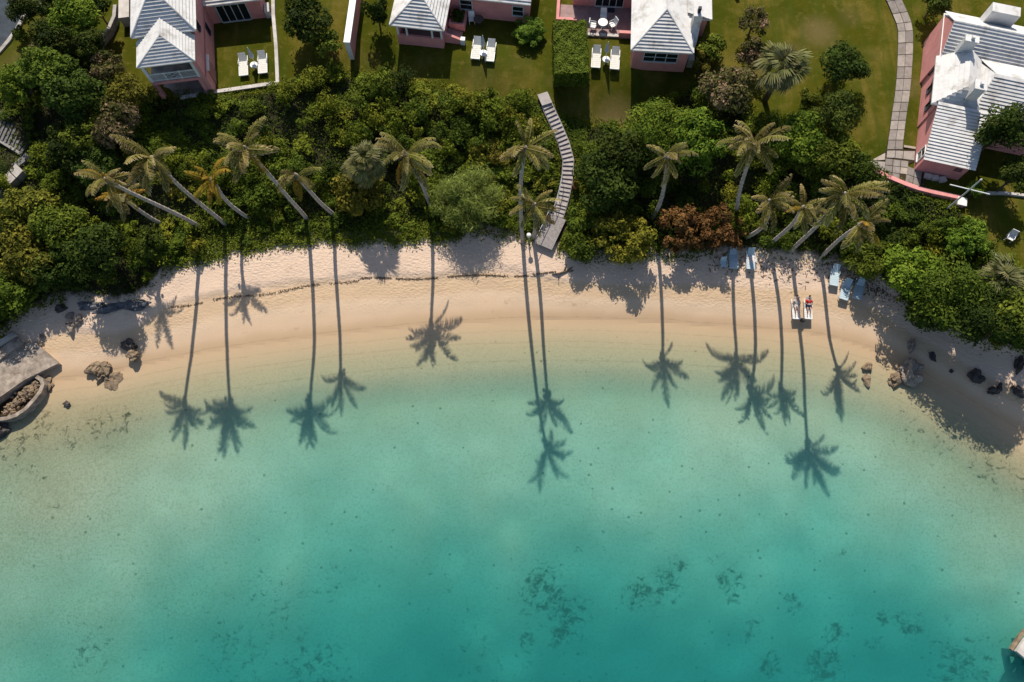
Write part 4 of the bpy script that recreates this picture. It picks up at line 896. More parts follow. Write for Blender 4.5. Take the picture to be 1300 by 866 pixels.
# slab path right
zp = ZL + 0.02
PATH_L = [(1118, -14), (1126, 2), (1133, 18), (1138, 30), (1140, 40), (1140, 55), (1139.5, 70), (1139, 85), (1138, 100), (1136.5, 115), (1134.5, 130), (1132.5, 142), (1131, 153), (1129.5, 165), (1127.5, 178), (1126, 190)]
PATH_R = [(1135, -16), (1144.5, -1), (1152, 15), (1157, 28), (1159, 39), (1159.3, 54), (1159, 69), (1158, 85), (1157, 100), (1155.5, 115), (1153.5, 130), (1151.5, 142), (1150, 153), (1148.5, 165), (1147, 178), (1146, 190)]
path = tag(MB().prism([P2(*q, ZL) for q in PATH_L + PATH_R[::-1]], ZL - .2, ZL + .004).build('slab_path', 'soil'), kind='structure')
def dens(L):
    out = []
    for a, b in zip(L[:-1], L[1:]):
        out += [a, ((a[0] + b[0]) / 2, (a[1] + b[1]) / 2)] if abs(b[1] - a[1]) > 13.5 else [a]
    return out + [L[-1]]
rj = random.Random(5)
slabm = [simple('slab_%d' % i, c, 0.14, 3.0, 0.9, 0.15, 0.3, 22, dirt=tuple(x * .7 for x in c)) for i, c in enumerate(((0.30, 0.265, 0.24), (0.36, 0.32, 0.285), (0.25, 0.22, 0.20), (0.42, 0.36, 0.30)))]
def slab(quad, z, parent, mat=None, gap=0.025):
    q = [Vector((*P2(*p, z), 0)) for p in quad]; c = sum(q, Vector()) / 4
    q = [c + (p - c) * (1 - gap / max((p - c).length, .1) * 1.5) for p in q]
    MB().prism([(p.x, p.y) for p in q], z - .03, z + .02 + rj.uniform(-.004, .006)).build('slab', mat or rj.choice(slabm[:3]), parent)
for k in range(len(PATH_L) - 1):
    a, b, c, d = PATH_L[k], PATH_L[k + 1], PATH_R[k], PATH_R[k + 1]
    m1, m2 = ((a[0] + c[0]) / 2, (a[1] + c[1]) / 2), ((b[0] + d[0]) / 2, (b[1] + d[1]) / 2)
    slab([a, b, m2, m1], zp, path); slab([m1, m2, d, c], zp, path)
terr = tag(MB().prism([P2(*q, ZL) for q in ((1090, 206), (1108, 204), (1126, 190), (1163, 190), (1161, 205), (1150, 210), (1176, 222), (1174, 244), (1140, 232), (1105, 216))], ZL - .2, ZL + .002).build('paved_terrace', 'soil'), kind='structure')
GR = [(1126, 191), (1136, 191), (1146, 191), (1155, 192)]
rows = [[(1126, 191), (1137, 191), (1147, 191.5), (1162, 192)], [(1125, 200.5), (1136, 201), (1146, 202), (1161, 204)]]
for r0, r1 in zip(rows[:-1], rows[1:]):
    for k in range(3): slab([r0[k], r1[k], r1[k + 1], r0[k + 1]], zp, terr, slabm[1])
cells = [(1094, 205), (1104, 204.5), (1114, 204), (1124, 202.5)]
def grid(o, du, dv, nu, nv, skip=()):
    for i in range(nu):
        for j in range(nv):
            if (i, j) in skip: continue
            q = [(o[0] + du[0] * (i + a) + dv[0] * (j + b), o[1] + du[1] * (i + a) + dv[1] * (j + b)) for a, b in ((0, 0), (0, 1), (1, 1), (1, 0))]
            slab(q, zp, terr, rj.choice(slabm))
grid((1124, 201), (9.8, 1.2), (-.6, 8.6), 3, 3, ((2, 2),)); grid((1095, 203.5), (9.7, .6), (-.5, 8.2), 3, 1); grid((1113, 211), (9.8, 2.2), (-.5, 7.5), 1, 1)
slab([(1105, 204), (1114, 204), (1124, 203), (1124, 194)], zp + .003, terr, slabm[3]); grid((1152, 211), (9.5, 3.5), (-1.6, 10), 2, 2)
slab([(1147, 184), (1147, 187), (1163, 189.5), (1163, 186.5)], zp + .02, terr, slabm[3])
# curved pink retaining wall
WALL_PX = [(1087, 197), (1088.5, 204), (1096, 209), (1110, 216), (1127, 224), (1148, 233), (1165, 239), (1185, 244), (1205, 248), (1219, 251)]
gw = empty('retaining_wall', Vector((*P2(1150, 234, 5), 0)), 0, 'curved pink retaining wall round the paved terrace, right', 'wall')
lw = [Vector((*P2(*q, ZL + .35), 0)) - gw.location for q in WALL_PX]
MB().ribbonwall([(p.x, p.y) for p in lw], .28, 3.6, ZL + .33).build('wall', 'pink_wall', gw); MB().ribbonwall([(p.x, p.y) for p in lw], .36, ZL + .332, ZL + .42).build('coping', 'pink_wall', gw)
p = Vector((*P2(1222.5, 255, ZL + .5), 0)) - gw.location
MB().cbox((p.x, p.y, 4.8), .6, .6, 2.0, R(-14)).build('pier', 'pink_wall', gw); MB().cbox((p.x, p.y, 5.87), .72, .72, .14, R(-14)).build('pier_cap', 'white_paint', gw)
o = MB().ribbonwall([P2(1216, 262, 5), P2(1214, 280, 4.8)], .3, 4, 5.2).build('low_wall', 'concrete_pale'); tag(o, 'short pale wall running down from the white capped pier', 'wall')
# flag mast with yard
fm = empty('flag_mast', (*P2(1199, 268, 5.0), T(*P2(1199, 268, 5.0)) - .1), 0, 'white flag mast with crossed yard beside the pink wall end', 'flagpole')
dz = 5.0 - fm.location.z
MB().tube([(0, 0, -.2), (0, 0, 5.0 + dz)], [.075, .05], 8).build('mast', 'metal_pole', fm); MB().tube([(-1.45, .42, 3.55 + dz), (1.45, -.42, 3.55 + dz)], .045, 8).build('yard', 'white_paint', fm)
MB().tube([(0, 0, 5.0 + dz), (0, 0, 5.12 + dz)], [.09, .04], 8).build('truck', 'white_paint', fm)
o = MB().ribbonwall([P2(*q, ZL) for q in ((1252, 246), (1275, 246), (1300, 249), (1330, 254))], .22, 5.2, 5.68).build('garden_kerb', 'concrete_pale'); tag(o, 'pale kerb running right from the flag mast below the trees', 'kerb')
o = MB().ribbonwall([P2(*q, ZL) for q in ((1254, 319), (1262, 327), (1275, 338), (1290, 347), (1312, 357))], .4, 4.2, 5.72).build('lawn_wall', 'concrete'); tag(o, 'curved stone edging along the bottom of the right lawn', 'wall')
# pink garden wall between the houses (tall, running up the picture)
gwl = empty('garden_wall', (*P2(446, 72, ZL), ZL), 0, 'tall pink garden wall with white coping beside the middle cottage', 'wall')
L0 = Vector((0, 0)); L1 = Vector(P2(457, -6, ZL)) - Vector(P2(446, 72, ZL))
MB().ribbonwall([L0, L1], .42, -.3, 1.78).build('wall', 'pink_wall', gwl); MB().ribbonwall([L0 - L1.normalized() * .06, L1], .56, 1.782, 1.9).build('coping', 'white_paint', gwl)
MB().ribbonwall([L0 - L1.normalized() * .08, L0 - L1.normalized() * .004], .42, -.3, 1.78).build('end_pier', 'white_paint', gwl)
o = MB().ribbonwall([P2(*q, ZL) for q in ((936, -2), (930, -12), (928, -30))], .3, ZL - .2, ZL + .5).build('kerb_wall', 'pink_wall'); tag(o, 'end of a low pink wall at the top edge of the right lawn', 'wall')
# yard balustrade of the two storey house
yb = empty('yard_wall', (*P2(274, 118, ZL), ZL), 0, 'pale openwork yard wall round the lawn with two loungers', 'wall')
oy = Vector((*P2(274, 118, ZL), 0)); pts = [Vector((*P2(*q, ZL), 0)) - oy for q in ((230, 125.5), (274, 118), (353, 106.5), (351, 60), (347.5, 20), (347, -10))]
MB().ribbonwall([(q.x, q.y) for q in pts[:3]], .3, -1.2, -.45).build('base_wall', 'concrete', yb)
MB().ribbonwall([(q.x, q.y) for q in pts[:3]], .34, .1, .2).build('coping', 'concrete_pale', yb); MB().ribbonwall([(q.x, q.y) for q in pts[2:]], .3, -.3, .18).build('side_wall', 'concrete_pale', yb)
bl = MB().box(-.07, .07, -.1, .1, -.45, .1).mesh('block', 'concrete_pale')
for a, b in ((pts[0], pts[1]), (pts[1], pts[2])):
    n = int((b - a).length / .34)
    for k in range(n):
        o = link(bpy.data.objects.new('block', bl), yb); o.location = a.lerp(b, (k + .5) / n); o.rotation_euler = (0, 0, math.atan2((b - a).y, (b - a).x))
o = MB().ribbonwall([P2(*q, ZL) for q in ((177, 121), (186, 127), (194, 127))], .35, 5.0, 5.65).build('corner_wall', 'concrete_pale'); tag(o, 'short pale corner wall at the left foot of the balcony', 'wall')

# beach stairs
stw = empty('beach_stairs', tuple(STAIR[-1]), 0, 'grey stone stairs winding from the lawn down to the sand', 'stairs'); so = Vector(STAIR[-1])
seg = [Vector(p) for p in STAIR[1:9]]; cum = [0]
for a, b in zip(seg[:-1], seg[1:]): cum.append(cum[-1] + (b - a).length)
def along(d):
    for i in range(len(seg) - 1):
        if d <= cum[i + 1] + 1e-6: return seg[i].lerp(seg[i + 1], (d - cum[i]) / (cum[i + 1] - cum[i])), (seg[i + 1] - seg[i])
    return seg[-1], seg[-1] - seg[-2]
NS = 27; lastdir = None
for k in range(NS):
    p, d = along(cum[-1] * (k + .5) / NS); p2, d2 = along(min(cum[-1], cum[-1] * (k + 1.5) / NS)); dd = (Vector((d.x, d.y)) + Vector((d2.x, d2.y))).normalized()
    wd = .5 if k not in (15, 23) else .62
    MB().cbox((p.x - so.x, p.y - so.y, p.z - so.z - .06), .88, .36 if k != 23 else .6, .13, math.atan2(dd.y, dd.x) - math.pi / 2).build('tread', 'stair_stone', stw)
sl_ = [Vector(p) - so for p in STAIR[1:9]]
for sgn in (-1, 1):
    ln = []
    for i, p in enumerate(sl_):
        d = sl_[min(i + 1, len(sl_) - 1)] - sl_[max(i - 1, 0)]; q = Vector((-d.y, d.x, 0)).normalized() * .47 * sgn; ln.append(p + q)
    MB().ribbonwall([(q.x, q.y) for q in ln], .08, [q.z - .55 for q in ln], [q.z + (-.02) for q in ln]).build('stringer', 'stair_stone', stw)
    if sgn == -1: right_ln = ln
    else: left_ln = ln
# handrail is on the seaward-left side (photo left)
rail_ln = min((left_ln, right_ln), key=lambda L: L[4].x)
MB().tube([q + Vector((0, 0, .92)) for q in rail_ln[4:]] , .028, 6).build('handrail', 'metal_pole', stw)
for q in rail_ln[4:]: MB().tube([q, q + Vector((0, 0, .92))], .025, 6).build('rail_post', 'metal_pole', stw)
# top landing
a, b = Vector(STAIR[0]) - so, Vector(STAIR[1]) - so; d = (b - a).normalized()
MB().cbox(((a.x + b.x) / 2, (a.y + b.y) / 2, (a.z + b.z) / 2 + .02), .92, (b - a).length + .2, .16, math.atan2(d.y, d.x) - math.pi / 2).build('top_landing', 'stair_stone', stw)
# lower ramp deck of boards
A0, B0 = Vector(STAIR[8]), Vector(STAIR[9]); d = B0 - A0; dn = Vector((d.x, d.y, 0)).normalized(); sd_ = Vector((-dn.y, dn.x, 0)); rz_ = math.atan2(dn.y, dn.x) - math.pi / 2
for k in range(15):
    p = A0.lerp(B0, (k + .5) / 15) - so
    MB().cbox((p.x, p.y, p.z), 1.55, d.length / 15 - .008, .06, rz_, math.atan2(d.z, Vector((d.x, d.y)).length)).build('deck_board', 'grey_wood', stw)
for sgn in (-1, 1):
    for t in (.08, .95):
        p = A0.lerp(B0, t) + sd_ * .70 * sgn - so; zt = T(p.x + so.x, p.y + so.y) - so.z
        MB().cbox((p.x, p.y, (zt - .3 + p.z - .035) / 2), .14, .14, abs(p.z - .035 - zt + .3), rz_).build('deck_post', 'grey_wood', stw)
    p0, p1 = A0 + sd_ * .6 * sgn - so, B0 + sd_ * .6 * sgn - so
    MB().tube([p0 - Vector((0, 0, .1)), p1 - Vector((0, 0, .1))], .06, 6).build('bearer', 'grey_wood', stw)
hs = -1 if (sd_.x > 0) else 1
hp = [A0.lerp(B0, t) + sd_ * .74 * hs - so for t in (0, .5, 1.0)]
MB().tube([q + Vector((0, 0, .95)) for q in hp], .03, 6).build('handrail', 'metal_pole', stw)
for q in hp: MB().tube([q - Vector((0, 0, .1)), q + Vector((0, 0, .95))], .03, 6).build('rail_post', 'metal_pole', stw)
lp = empty('lamp_post', PT(671, 308), 0, 'small white lamp on a post beside the foot of the stairs', 'lamp')
MB().tube([(0, 0, -.2), (0, 0, 1.3)], .05, 8).build('post', 'grey_wood', lp); MB().tube([(0, 0, 1.3), (0, 0, 1.36), (0, 0, 1.5), (0, 0, 1.56)], [.1, .2, .2, .06], 10).build('lamp_shade', 'plastic_white', lp, True)
fb = empty('flower_pot', Vector((*P2(731, 236, 3.0), T(*P2(731, 236, 3.0)))), 0, 'orange pot at the right side of the beach stairs', 'pot')
MB().tube([(0, 0, -.05), (0, 0, .4), (0, 0, .45), (0, 0, .8)], [.16, .26, .29, .29], 10).build('pot', 'terracotta', fb, True); c = link(bpy.data.objects.new('plant', CROWN['S'][0]), fb); c.location = (0, 0, .85); c.scale = (.32, .32, .3)

# steps and walk at the left edge
ls = empty('side_steps', (*P2(15, 165, 4.5), 4.5), 0, 'slatted steps, tree shade in their colour, with pale edges at the left edge', 'stairs'); lo_ = ls.location
for k in range(12):
    t = k / 11; px, py = -14 + 46 * t, 152 + 30 * t + 0 * t; z = 5.6 - 1.3 * t; a = P(px + 5, py - 12, z) - lo_; b = P(px - 6, py + 13, z) - lo_
    m = (a + b) / 2; MB().cbox(m, .34, (a - b).length, .1, math.atan2((a - b).y, (a - b).x) - math.pi / 2).build('step', 'concrete_shade_tone', ls)  # treads carry the tree shade in their colour
for off in (-1, 1):
    ln = [P(-18 + 48 * t + (7 if off < 0 else -5), 147 + 31 * t + off * -(-14 if off < 0 else 14) * (1 if off < 0 else -1) * (-1), 5.75 - 1.3 * t) for t in (0, .5, 1)]
    ln = [P(-18 + 52 * t + (6 if off < 0 else -8), 147 + 32 * t + (-13 if off < 0 else 16), 5.7 - 1.3 * t) for t in (0, .5, 1)]
    MB().ribbonwall([(q.x - lo_.x, q.y - lo_.y) for q in ln], .22, [q.z - lo_.z - .9 for q in ln], [q.z - lo_.z for q in ln]).build('side_wall', 'concrete', ls)
MB().prism([(q.x - lo_.x, q.y - lo_.y) for q in (P(24, 192, 4.2), P(36, 178, 4.2), P(38, 200, 4.2), P(22, 212, 4.2), P(8, 206, 4.2))], -1, -.3).build('landing', 'concrete_shade_tone', ls)
lk = empty('paved_walk', (*P2(8, 230, 4.0), 4.0), 0, 'pale paved walk below the slatted steps at the left edge', 'path'); ko = lk.location
for k in range(5):
    a, b = (24 - 9 * k, 212 + 9.5 * k), (24 - 9 * (k + 1) + .8, 212 + 9.5 * (k + 1) - .8)
    q = [P(a[0] - 4, a[1] - 4, 4.4) - ko, P(b[0] - 4, b[1] - 4, 4.4) - ko, P(b[0] + 5, b[1] + 5, 4.4) - ko, P(a[0] + 5, a[1] + 5, 4.4) - ko]
    MB().prism([(p.x, p.y) for p in q], -.6, .42 + .02 * (k % 2)).build('slab', 'concrete', lk)
# driveway top left, with kerb
dw = [(-60, 90), (0, 66), (12, 52), (22, 38), (30, 22), (34, 0), (36, -30), (-60, -40)]
tag(MB().prism([P2(*q, ZL) for q in dw], ZL - .3, ZL + .012).build('driveway', 'asphalt'), kind='structure')
o = MB().ribbonwall([P2(*q, ZL) for q in ((-30, 83), (0, 66), (12, 52), (22, 38), (31, 22), (40, 12), (48, 2), (52, -20))], .34, ZL - .2, ZL + .13).build('driveway_kerb', 'concrete'); tag(o, 'pale kerb curving along the asphalt driveway, top left corner', 'kerb')
tag(MB().prism([P2(*q, ZL) for q in ((41, 12), (52, 8), (54, -20), (36, -20))], ZL - .2, ZL + .02).build('driveway_apron', 'concrete'), kind='structure')
o = MB().ribbonwall([P2(*q, ZL + .5) for q in ((147, 8), (146, 22), (139, 38), (128, 52), (118, 62))], .3, ZL - .3, ZL + .7).build('curved_garden_wall', 'concrete'); tag(o, 'shaded curved stone wall left of the two storey house', 'wall')
# slipway and rubble dock, left edge of the beach
sl2 = empty('stone_slipway', (*P2(30, 465, 1.0), 0), 0, 'worn concrete slipway at the left end of the beach', 'slipway'); q0 = sl2.location
def rel(px, py, z): p = P(px, py, z); return (p.x - q0.x, p.y - q0.y)
MB().prism([rel(*q, 1.0) for q in ((-20, 470), (26, 436), (46, 436), (72, 460), (30, 482), (0, 505), (-20, 520))], -1.0, [1.15, 1.15, 1.05, .75, .9, 1.1, 1.15]).build('slab', 'concrete_worn', sl2)
MB().ribbonwall([rel(-20, 449, 1.4), rel(21, 424, 1.4)], .3, -.5, 1.7).build('upper_wall', 'concrete', sl2)
MB().prism([rel(*q, 1.3) for q in ((-20, 458), (20, 428), (30, 434), (-15, 468))], -.5, 1.32).build('step', 'concrete_worn', sl2)
dk = empty('rubble_dock', (*P2(25, 515, .6), 0), 0, 'curved stone dock wall filled with rubble at the left edge', 'dock'); q0 = dk.location
MB().ribbonwall([rel(*q, .8) for q in ((46, 478), (52, 482), (54, 488), (51, 497), (43, 507), (32, 519), (20, 527), (8, 531), (-20, 534))], .3, -1.2, .8).build('wall', 'concrete_worn', dk)
MB().prism([rel(*q, .3) for q in ((46, 482), (51, 490), (42, 505), (30, 517), (8, 528), (-20, 528), (-20, 500), (20, 495))], -1.0, .18).build('fill', 'soil', dk)
# bottom right jetty
jt = empty('stone_jetty', (*P2(1300, 815, .5), 0), 0, 'pale corner of a stone jetty at the bottom right edge', 'jetty'); q0 = jt.location
MB().prism([rel(*q, 1.1) for q in ((1291, 827), (1301, 812), (1340, 772), (1400, 800), (1400, 880), (1318, 850))], .75, 1.1).build('deck', 'concrete_pale', jt)
MB().ribbonwall([rel(*q, .9) for q in ((1285, 825), (1297, 807), (1337, 766))], .22, .6, .85).build('ledge', 'rock_tan', jt)
for q in ((1308, 832), (1318, 818), (1345, 800), (1335, 845)): c = rel(*q, .7); MB().cbox((c[0], c[1], -2.1), .5, .5, 5.7).build('pile', 'concrete_shade_tone', jt)
# ------------------------------------------------------------------ rocks
def rock_mesh(seed, rough=0.42, sub=4):
    r_ = np.random.default_rng(seed); t = (1 + 5 ** .5) / 2
    import bmesh
    bm = bmesh.new(); bmesh.ops.create_icosphere(bm, subdivisions=sub, radius=1.0)
    W = [(r_.normal(0, 1, 3), r_.uniform(1.2, 5.5), r_.uniform(0, 6)) for _ in range(9)] + [(r_.normal(0, 1, 3), r_.uniform(6, 14), r_.uniform(0, 6)) for _ in range(9)]
    cut = [(Vector(r_.normal(0, 1, 3)).normalized(), r_.uniform(.62, .9)) for _ in range(6)]
    for v in bm.verts:
        n = v.co.normalized(); s_ = sum(math.sin(f * n.dot(Vector(d)) + ph) / f for d, f, ph in W); co = n * (1 + rough * s_)
        for d, k in cut:
            e = co.dot(d)
            if e > k: co -= d * (e - k) * .85
        v.co = co
    me = bpy.data.meshes.new('rock'); bm.to_mesh(me); bm.free(); me.polygons.foreach_set('use_smooth', [False] * len(me.polygons)); return me
simple('rock_shade_blue', (0.14, 0.14, 0.15), 0.5, 3.0, 0.9, 0.2, 0.9, 8, dirt=(0.04, 0.05, 0.07))  # grey rock with the blue of sky-lit shade put into its colour
ROCKM = [rock_mesh(i) for i in range(7)]
def rock(px, py, sx, sy, sz, mat, label, seed, rz=None, parent=None):
    g = PT(px, py); o = bpy.data.objects.new('rock', ROCKM[seed % 7]); link(o)
    if not ROCKM[seed % 7].materials: ROCKM[seed % 7].materials.append(MATS['rock_pale'])
    o.material_slots[0].link = 'OBJECT'; o.material_slots[0].material = MATS[mat]
    o.location = (g.x, g.y, g.z + sz * .35); o.scale = (sx, sy, sz); o.rotation_euler = (0, 0, rz if rz is not None else seed * 1.3)
    return tag(o, label, 'rock', 'rocks lying on the beach')
for a in [(90, 401, .32, .28, .3, 'rock_pale', 'upper left boulder of the pale cluster on the left sand', 1), (90, 413, .38, .42, .35, 'rock_pale', 'lower left boulder of the pale cluster on the left sand', 2), (101, 408, .42, .32, .35, 'rock_pale', 'right boulder of the pale cluster on the left sand', 3),
          (53, 426, .22, .16, .16, 'rock_pale', 'small pale stone alone left of the pale boulders', 4), (76, 391, .6, .4, .3, 'rock_dark', 'dark rock half buried in the shade above the pale boulders', 5),
          (164, 440, .5, .62, .4, 'rock_dark', 'dark craggy rock at the tip of the tree shadow', 6), (170, 452, .5, .75, .4, 'rock_tan', 'smooth brown boulder just below the dark craggy rock', 0),
          (121, 468, .62, .6, .4, 'rock_tan', 'rough tan rock at the left waterline', 1), (135, 464, .5, .5, .35, 'rock_tan', 'lumpy tan rock behind the flat orange stone', 2), (129, 478, .5, .45, .35, 'rock_tan', 'broken tan rock between rough and flat waterline rocks', 3), (141, 481, .72, .6, .22, 'rock_tan', 'flat orange tan stone at the left waterline', 4),
          (1134, 482, .85, .7, .5, 'rock_tan', 'low brown rock at the left of the right shallows boulder', 5), (1152, 478, 1.15, .8, .75, 'rock_pale', 'big pale boulder in the right hand shallows', 6), (1158, 467, .6, .5, .45, 'rock_pale', 'pale rock on top of the shallows boulder', 0),
          (1101, 466, .4, .45, .3, 'rock_tan', 'brown rock in shallow water left of the big boulder', 1), (1099, 480, .35, .5, .25, 'rock_tan', 'small brown rock below the one in the shallows', 2),
          (1156, 440, .45, .35, .35, 'rock_pale', 'sunlit pinkish rock at the edge of the tree shadow', 3), (1182, 451, .42, .22, .16, 'rock_dark', 'thin dark rock in the shade below the dark tree', 4),
          (1207, 471, .22, .2, .15, 'rock_dark', 'smallest dark rock in the shaded shallows', 5), (1238, 480, .6, .62, .3, 'rock_dark', 'broad dark rock in the shaded shallows', 6), (1258, 497, .5, .4, .3, 'rock_dark', 'dark rock right of the broad shaded rock', 0), (1269, 491, .4, .22, .2, 'rock_dark', 'slim dark rock beside the lower shaded rock', 1), (1289, 494, .5, .42, .35, 'rock_dark', 'dark boulder at the right end of the shade', 2), (1293, 464, .6, .4, .3, 'rock_dark', 'dark driftwood coloured rock at the right edge', 3),
          (40, 470, .7, .35, .35, 'rock_dark', 'dark boulder between slipway and rubble dock', 4), (2, 545, .7, .8, .6, 'rock_dark', 'dark rounded boulder at the left edge below the dock', 5), (60, 490, .7, .5, .2, 'rock_tan', 'brown flat rock against the end of the dock wall', 6),
          (118, 388, 1.2, .4, .16, 'rock_shade_blue', 'left ledge rock coloured as blue shade under the big dark tree', 1, .1), (143, 390, 1.4, .4, .16, 'rock_shade_blue', 'middle ledge rock coloured as blue shade under the big dark tree', 3, .1), (169, 387, 1.2, .45, .18, 'rock_shade_blue', 'right ledge rock coloured as blue shade under the big dark tree', 6, .1), (85, 513, .3, .3, .16, 'rock_dark', 'small dark underwater stone right of the dock', 0)]: rock(*a)
# rubble inside the dock: too small to pick apart
rb = np.random.default_rng(9); V, Fs = [], []
src = rock_mesh(77, .25, 2); sv = np.array([v.co[:] for v in src.vertices]); sf = np.array([p.vertices[:] for p in src.polygons])
for _ in range(150):
    t = rb.random(); px = 6 + 42 * t + rb.normal(0, 2.2); py = 523 - 34 * t + rb.normal(0, 4.0); p = P(px, py, .35); s_ = rb.uniform(.12, .26)
    a = rb.uniform(0, 6.28); M = np.array([[math.cos(a), -math.sin(a), 0], [math.sin(a), math.cos(a), 0], [0, 0, 1]])
    Fs.append(sf + len(V) * len(sv)); V.append(sv @ M.T * s_ * rb.uniform(.6, 1.2, 3) + np.array([p.x, p.y, .22 + rb.uniform(0, .22)]))
me = mesh_np('rubble', np.concatenate(V), np.concatenate(Fs), 'rock_tan', False, None, 3)
tag(link(bpy.data.objects.new('rubble', me)), 'loose tan rubble filling the stone dock', 'rubble', kind='stuff')
# twigs on the sand; flecks in the two long rows imitate the scarp's shadow
V = []
for _ in range(3000):
    u = rb.random(); sc_ = 1.0
    if u < .10: px = rb.uniform(1075, 1180); py = 352 + (px - 1075) * .42 + rb.normal(0, 6)
    elif u < .62: px = rb.uniform(455, 728); py = 353.5 - (px - 455) * .03 + 1.5 * math.sin(px * .05) + rb.normal(0, .55); sc_ = .42
    elif u < .90: px = rb.uniform(215, 455); py = 388 - (px - 215) * .145 + 1.5 * math.sin(px * .06) + rb.normal(0, .8); sc_ = .4
    else: px = rb.uniform(900, 1110); py = 335 + rb.normal(0, 9) + (px - 900) * .06
    if .1 < u < .9 and math.sin(px * .21) + math.sin(px * .083 + 2) < -1.25: continue
    p = P(px, py, 1.0); z = T(p.x, p.y) + .015; a = rb.uniform(0, 3.14); l = rb.uniform(.05, .2) * sc_; w_ = rb.uniform(.015, .05) * sc_
    d = np.array([math.cos(a), math.sin(a), 0]); q = np.array([-d[1], d[0], 0]); c = np.array([p.x, p.y, z])
    V.append([c - d * l - q * w_, c + d * l - q * w_, c + d * l * .8 + q * w_ + [0, 0, .03], c - d * l * .7 + q * w_ + [0, 0, .03]])
V = np.array(V).reshape(-1, 3); me = mesh_np('twigs_and_scarp_shade', V, np.arange(len(V)).reshape(-1, 4), 'twig_scarp_shade')
tag(link(bpy.data.objects.new('twigs_and_scarp_shade', me)), 'dark twigs and flecks imitating the shadow line of the sand scarp', 'driftweed', kind='stuff')

# ------------------------------------------------------------------ clipped hedge
q = [P2(704, 25, 7.3), P2(746, 25, 7.3), P2(743, 92, 7.3), P2(705.5, 93, 7.3)]; c = Vector((sum(a[0] for a in q) / 4, sum(a[1] for a in q) / 4, ZL))
hg = empty('clipped_hedge', c, 0, 'large rectangular clipped hedge beside the patio of the chimney cottage', 'hedge')
wx = (q[1][0] - q[0][0]) / 2; wy = (q[0][1] - q[2][1]) / 2
MB().box(-wx + .1, wx - .1, -wy + .1, wy - .1, -.1, 1.62).build('core', LEAF['dark'], hg)
n = 9000; C = rng.uniform(-1, 1, (n, 3)); f = rng.choice(5, n, p=[.44, .14, .14, .14, .14]); Nn = np.zeros((n, 3))
C[f == 0, 2] = 1; Nn[f == 0] = (0, 0, 1)
for k, (ax, sg) in enumerate(((0, 1), (0, -1), (1, 1), (1, -1))): C[f == k + 1, ax] = sg; Nn[f == k + 1, ax] = sg
bump_ = .10 * vnoise(C[:, 0] * wx, C[:, 1] * wy, 3.0, 8)
C = C * np.array([wx, wy, .85]) + np.array([0, 0, .85]) + Nn * (bump_ + rng.normal(0, .035, n))[:, None]
link(bpy.data.objects.new('leaves', leafmesh('leaves', leaves(rng, C, Nn, .17), np.repeat(np.clip(.5 + bump_ * 1.5 + rng.normal(0, .2, n), 0, 1), 4), LEAF['hedge'])), hg)

# ------------------------------------------------------------------ loungers, tables, parasols, chairs
def lounger(name, loc, rz, label, group, frame='plastic_blue', pad=None, back=38, L=1.95, W=.68):
    o = empty(name, loc, rz, label, 'sun lounger', group)
    # local +y = head end
    sy = L / 2 - .68
    m = MB(); 
    for k in range(7):
        y0 = -L / 2 + (sy + L / 2) * k / 7; MB.box(m, -W / 2 + .04, W / 2 - .04, y0 + .008, y0 + (sy + L / 2) / 7 - .008, .30, .335)
    m.box(-W / 2 + .05, W / 2 - .05, -L / 2 + .01, sy, .285, .299); m.build('seat', pad or frame, o)
    e = R(back); m = MB(); n = 4; bl = .72
    for k in range(n):
        a = bl * k / n + .01; m.cbox((0, sy + math.cos(e) * (a + bl / n / 2), .32 + math.sin(e) * (a + bl / n / 2)), W - .1, bl / n - .015, .035, 0, e)
    m.cbox((0, sy + math.cos(e) * bl / 2, .30 + math.sin(e) * bl / 2), W - .12, bl - .02, .018, 0, e); m.build('backrest', pad or frame, o)
    for s_ in (-1, 1):
        m = MB(); x = s_ * W / 2; m.box(x - .03, x + .03, -L / 2, L / 2 - .12, .27, .34); m.build('side_rail', frame, o)
        MB().tube([(x * .98, -.05, .34), (x * 1.02, .05, .5), (x * 1.02, .35, .5), (x * .98, .45, .34)], .022, 6).build('armrest', frame, o)
        for yy in (-L / 2 + .12, L / 2 - .35): MB().box(x - .03, x + .03, yy - .035, yy + .035, -.02, .27).build('leg', frame, o)
    m = MB(); m.box(-W / 2, W / 2, -L / 2 - .03, -L / 2, .25, .345); m.build('foot_bar', frame, o)
    return o
GB = 'blue white plastic loungers on the sand'
def beach_l(px, py, rz, label, back=38, frame='plastic_blue', W=.68):
    p = PT(px, py, .35); return lounger('sun_lounger', p, R(rz), label, GB, frame, None, back, 1.9, W)
beach_l(931, 327, 0, 'blue lounger right under the edge of the rust bush', 30)
beach_l(953, 328, -4, 'blue lounger with a towel, second from the rust bush', 45)
beach_l(1060, 349, -12, 'blue white lounger highest of the three on the right', 38)
beach_l(1074, 367, -20, 'blue white lounger in the middle of the three on the right', 38)
beach_l(1091, 366, -18, 'blue lounger nearest the green bush on the right', 38)
beach_l(1010.5, 391, -2, 'white lounger under the pale dressed sunbather', 35, 'plastic_white', .6)
beach_l(1026, 391, -4, 'white lounger under the red shirted sunbather', 35, 'plastic_white', .6)
ol = empty('plastic_chair', PT(917, 337), R(8), 'small pale plastic chair left of the blue loungers', 'chair')
MB().box(-.25, .25, -.3, .2, .36, .4).build('seat', 'plastic_blue', ol); MB().cbox((0, .3, .66), .5, .05, .62, 0, R(-18)).build('backrest', 'plastic_blue', ol)
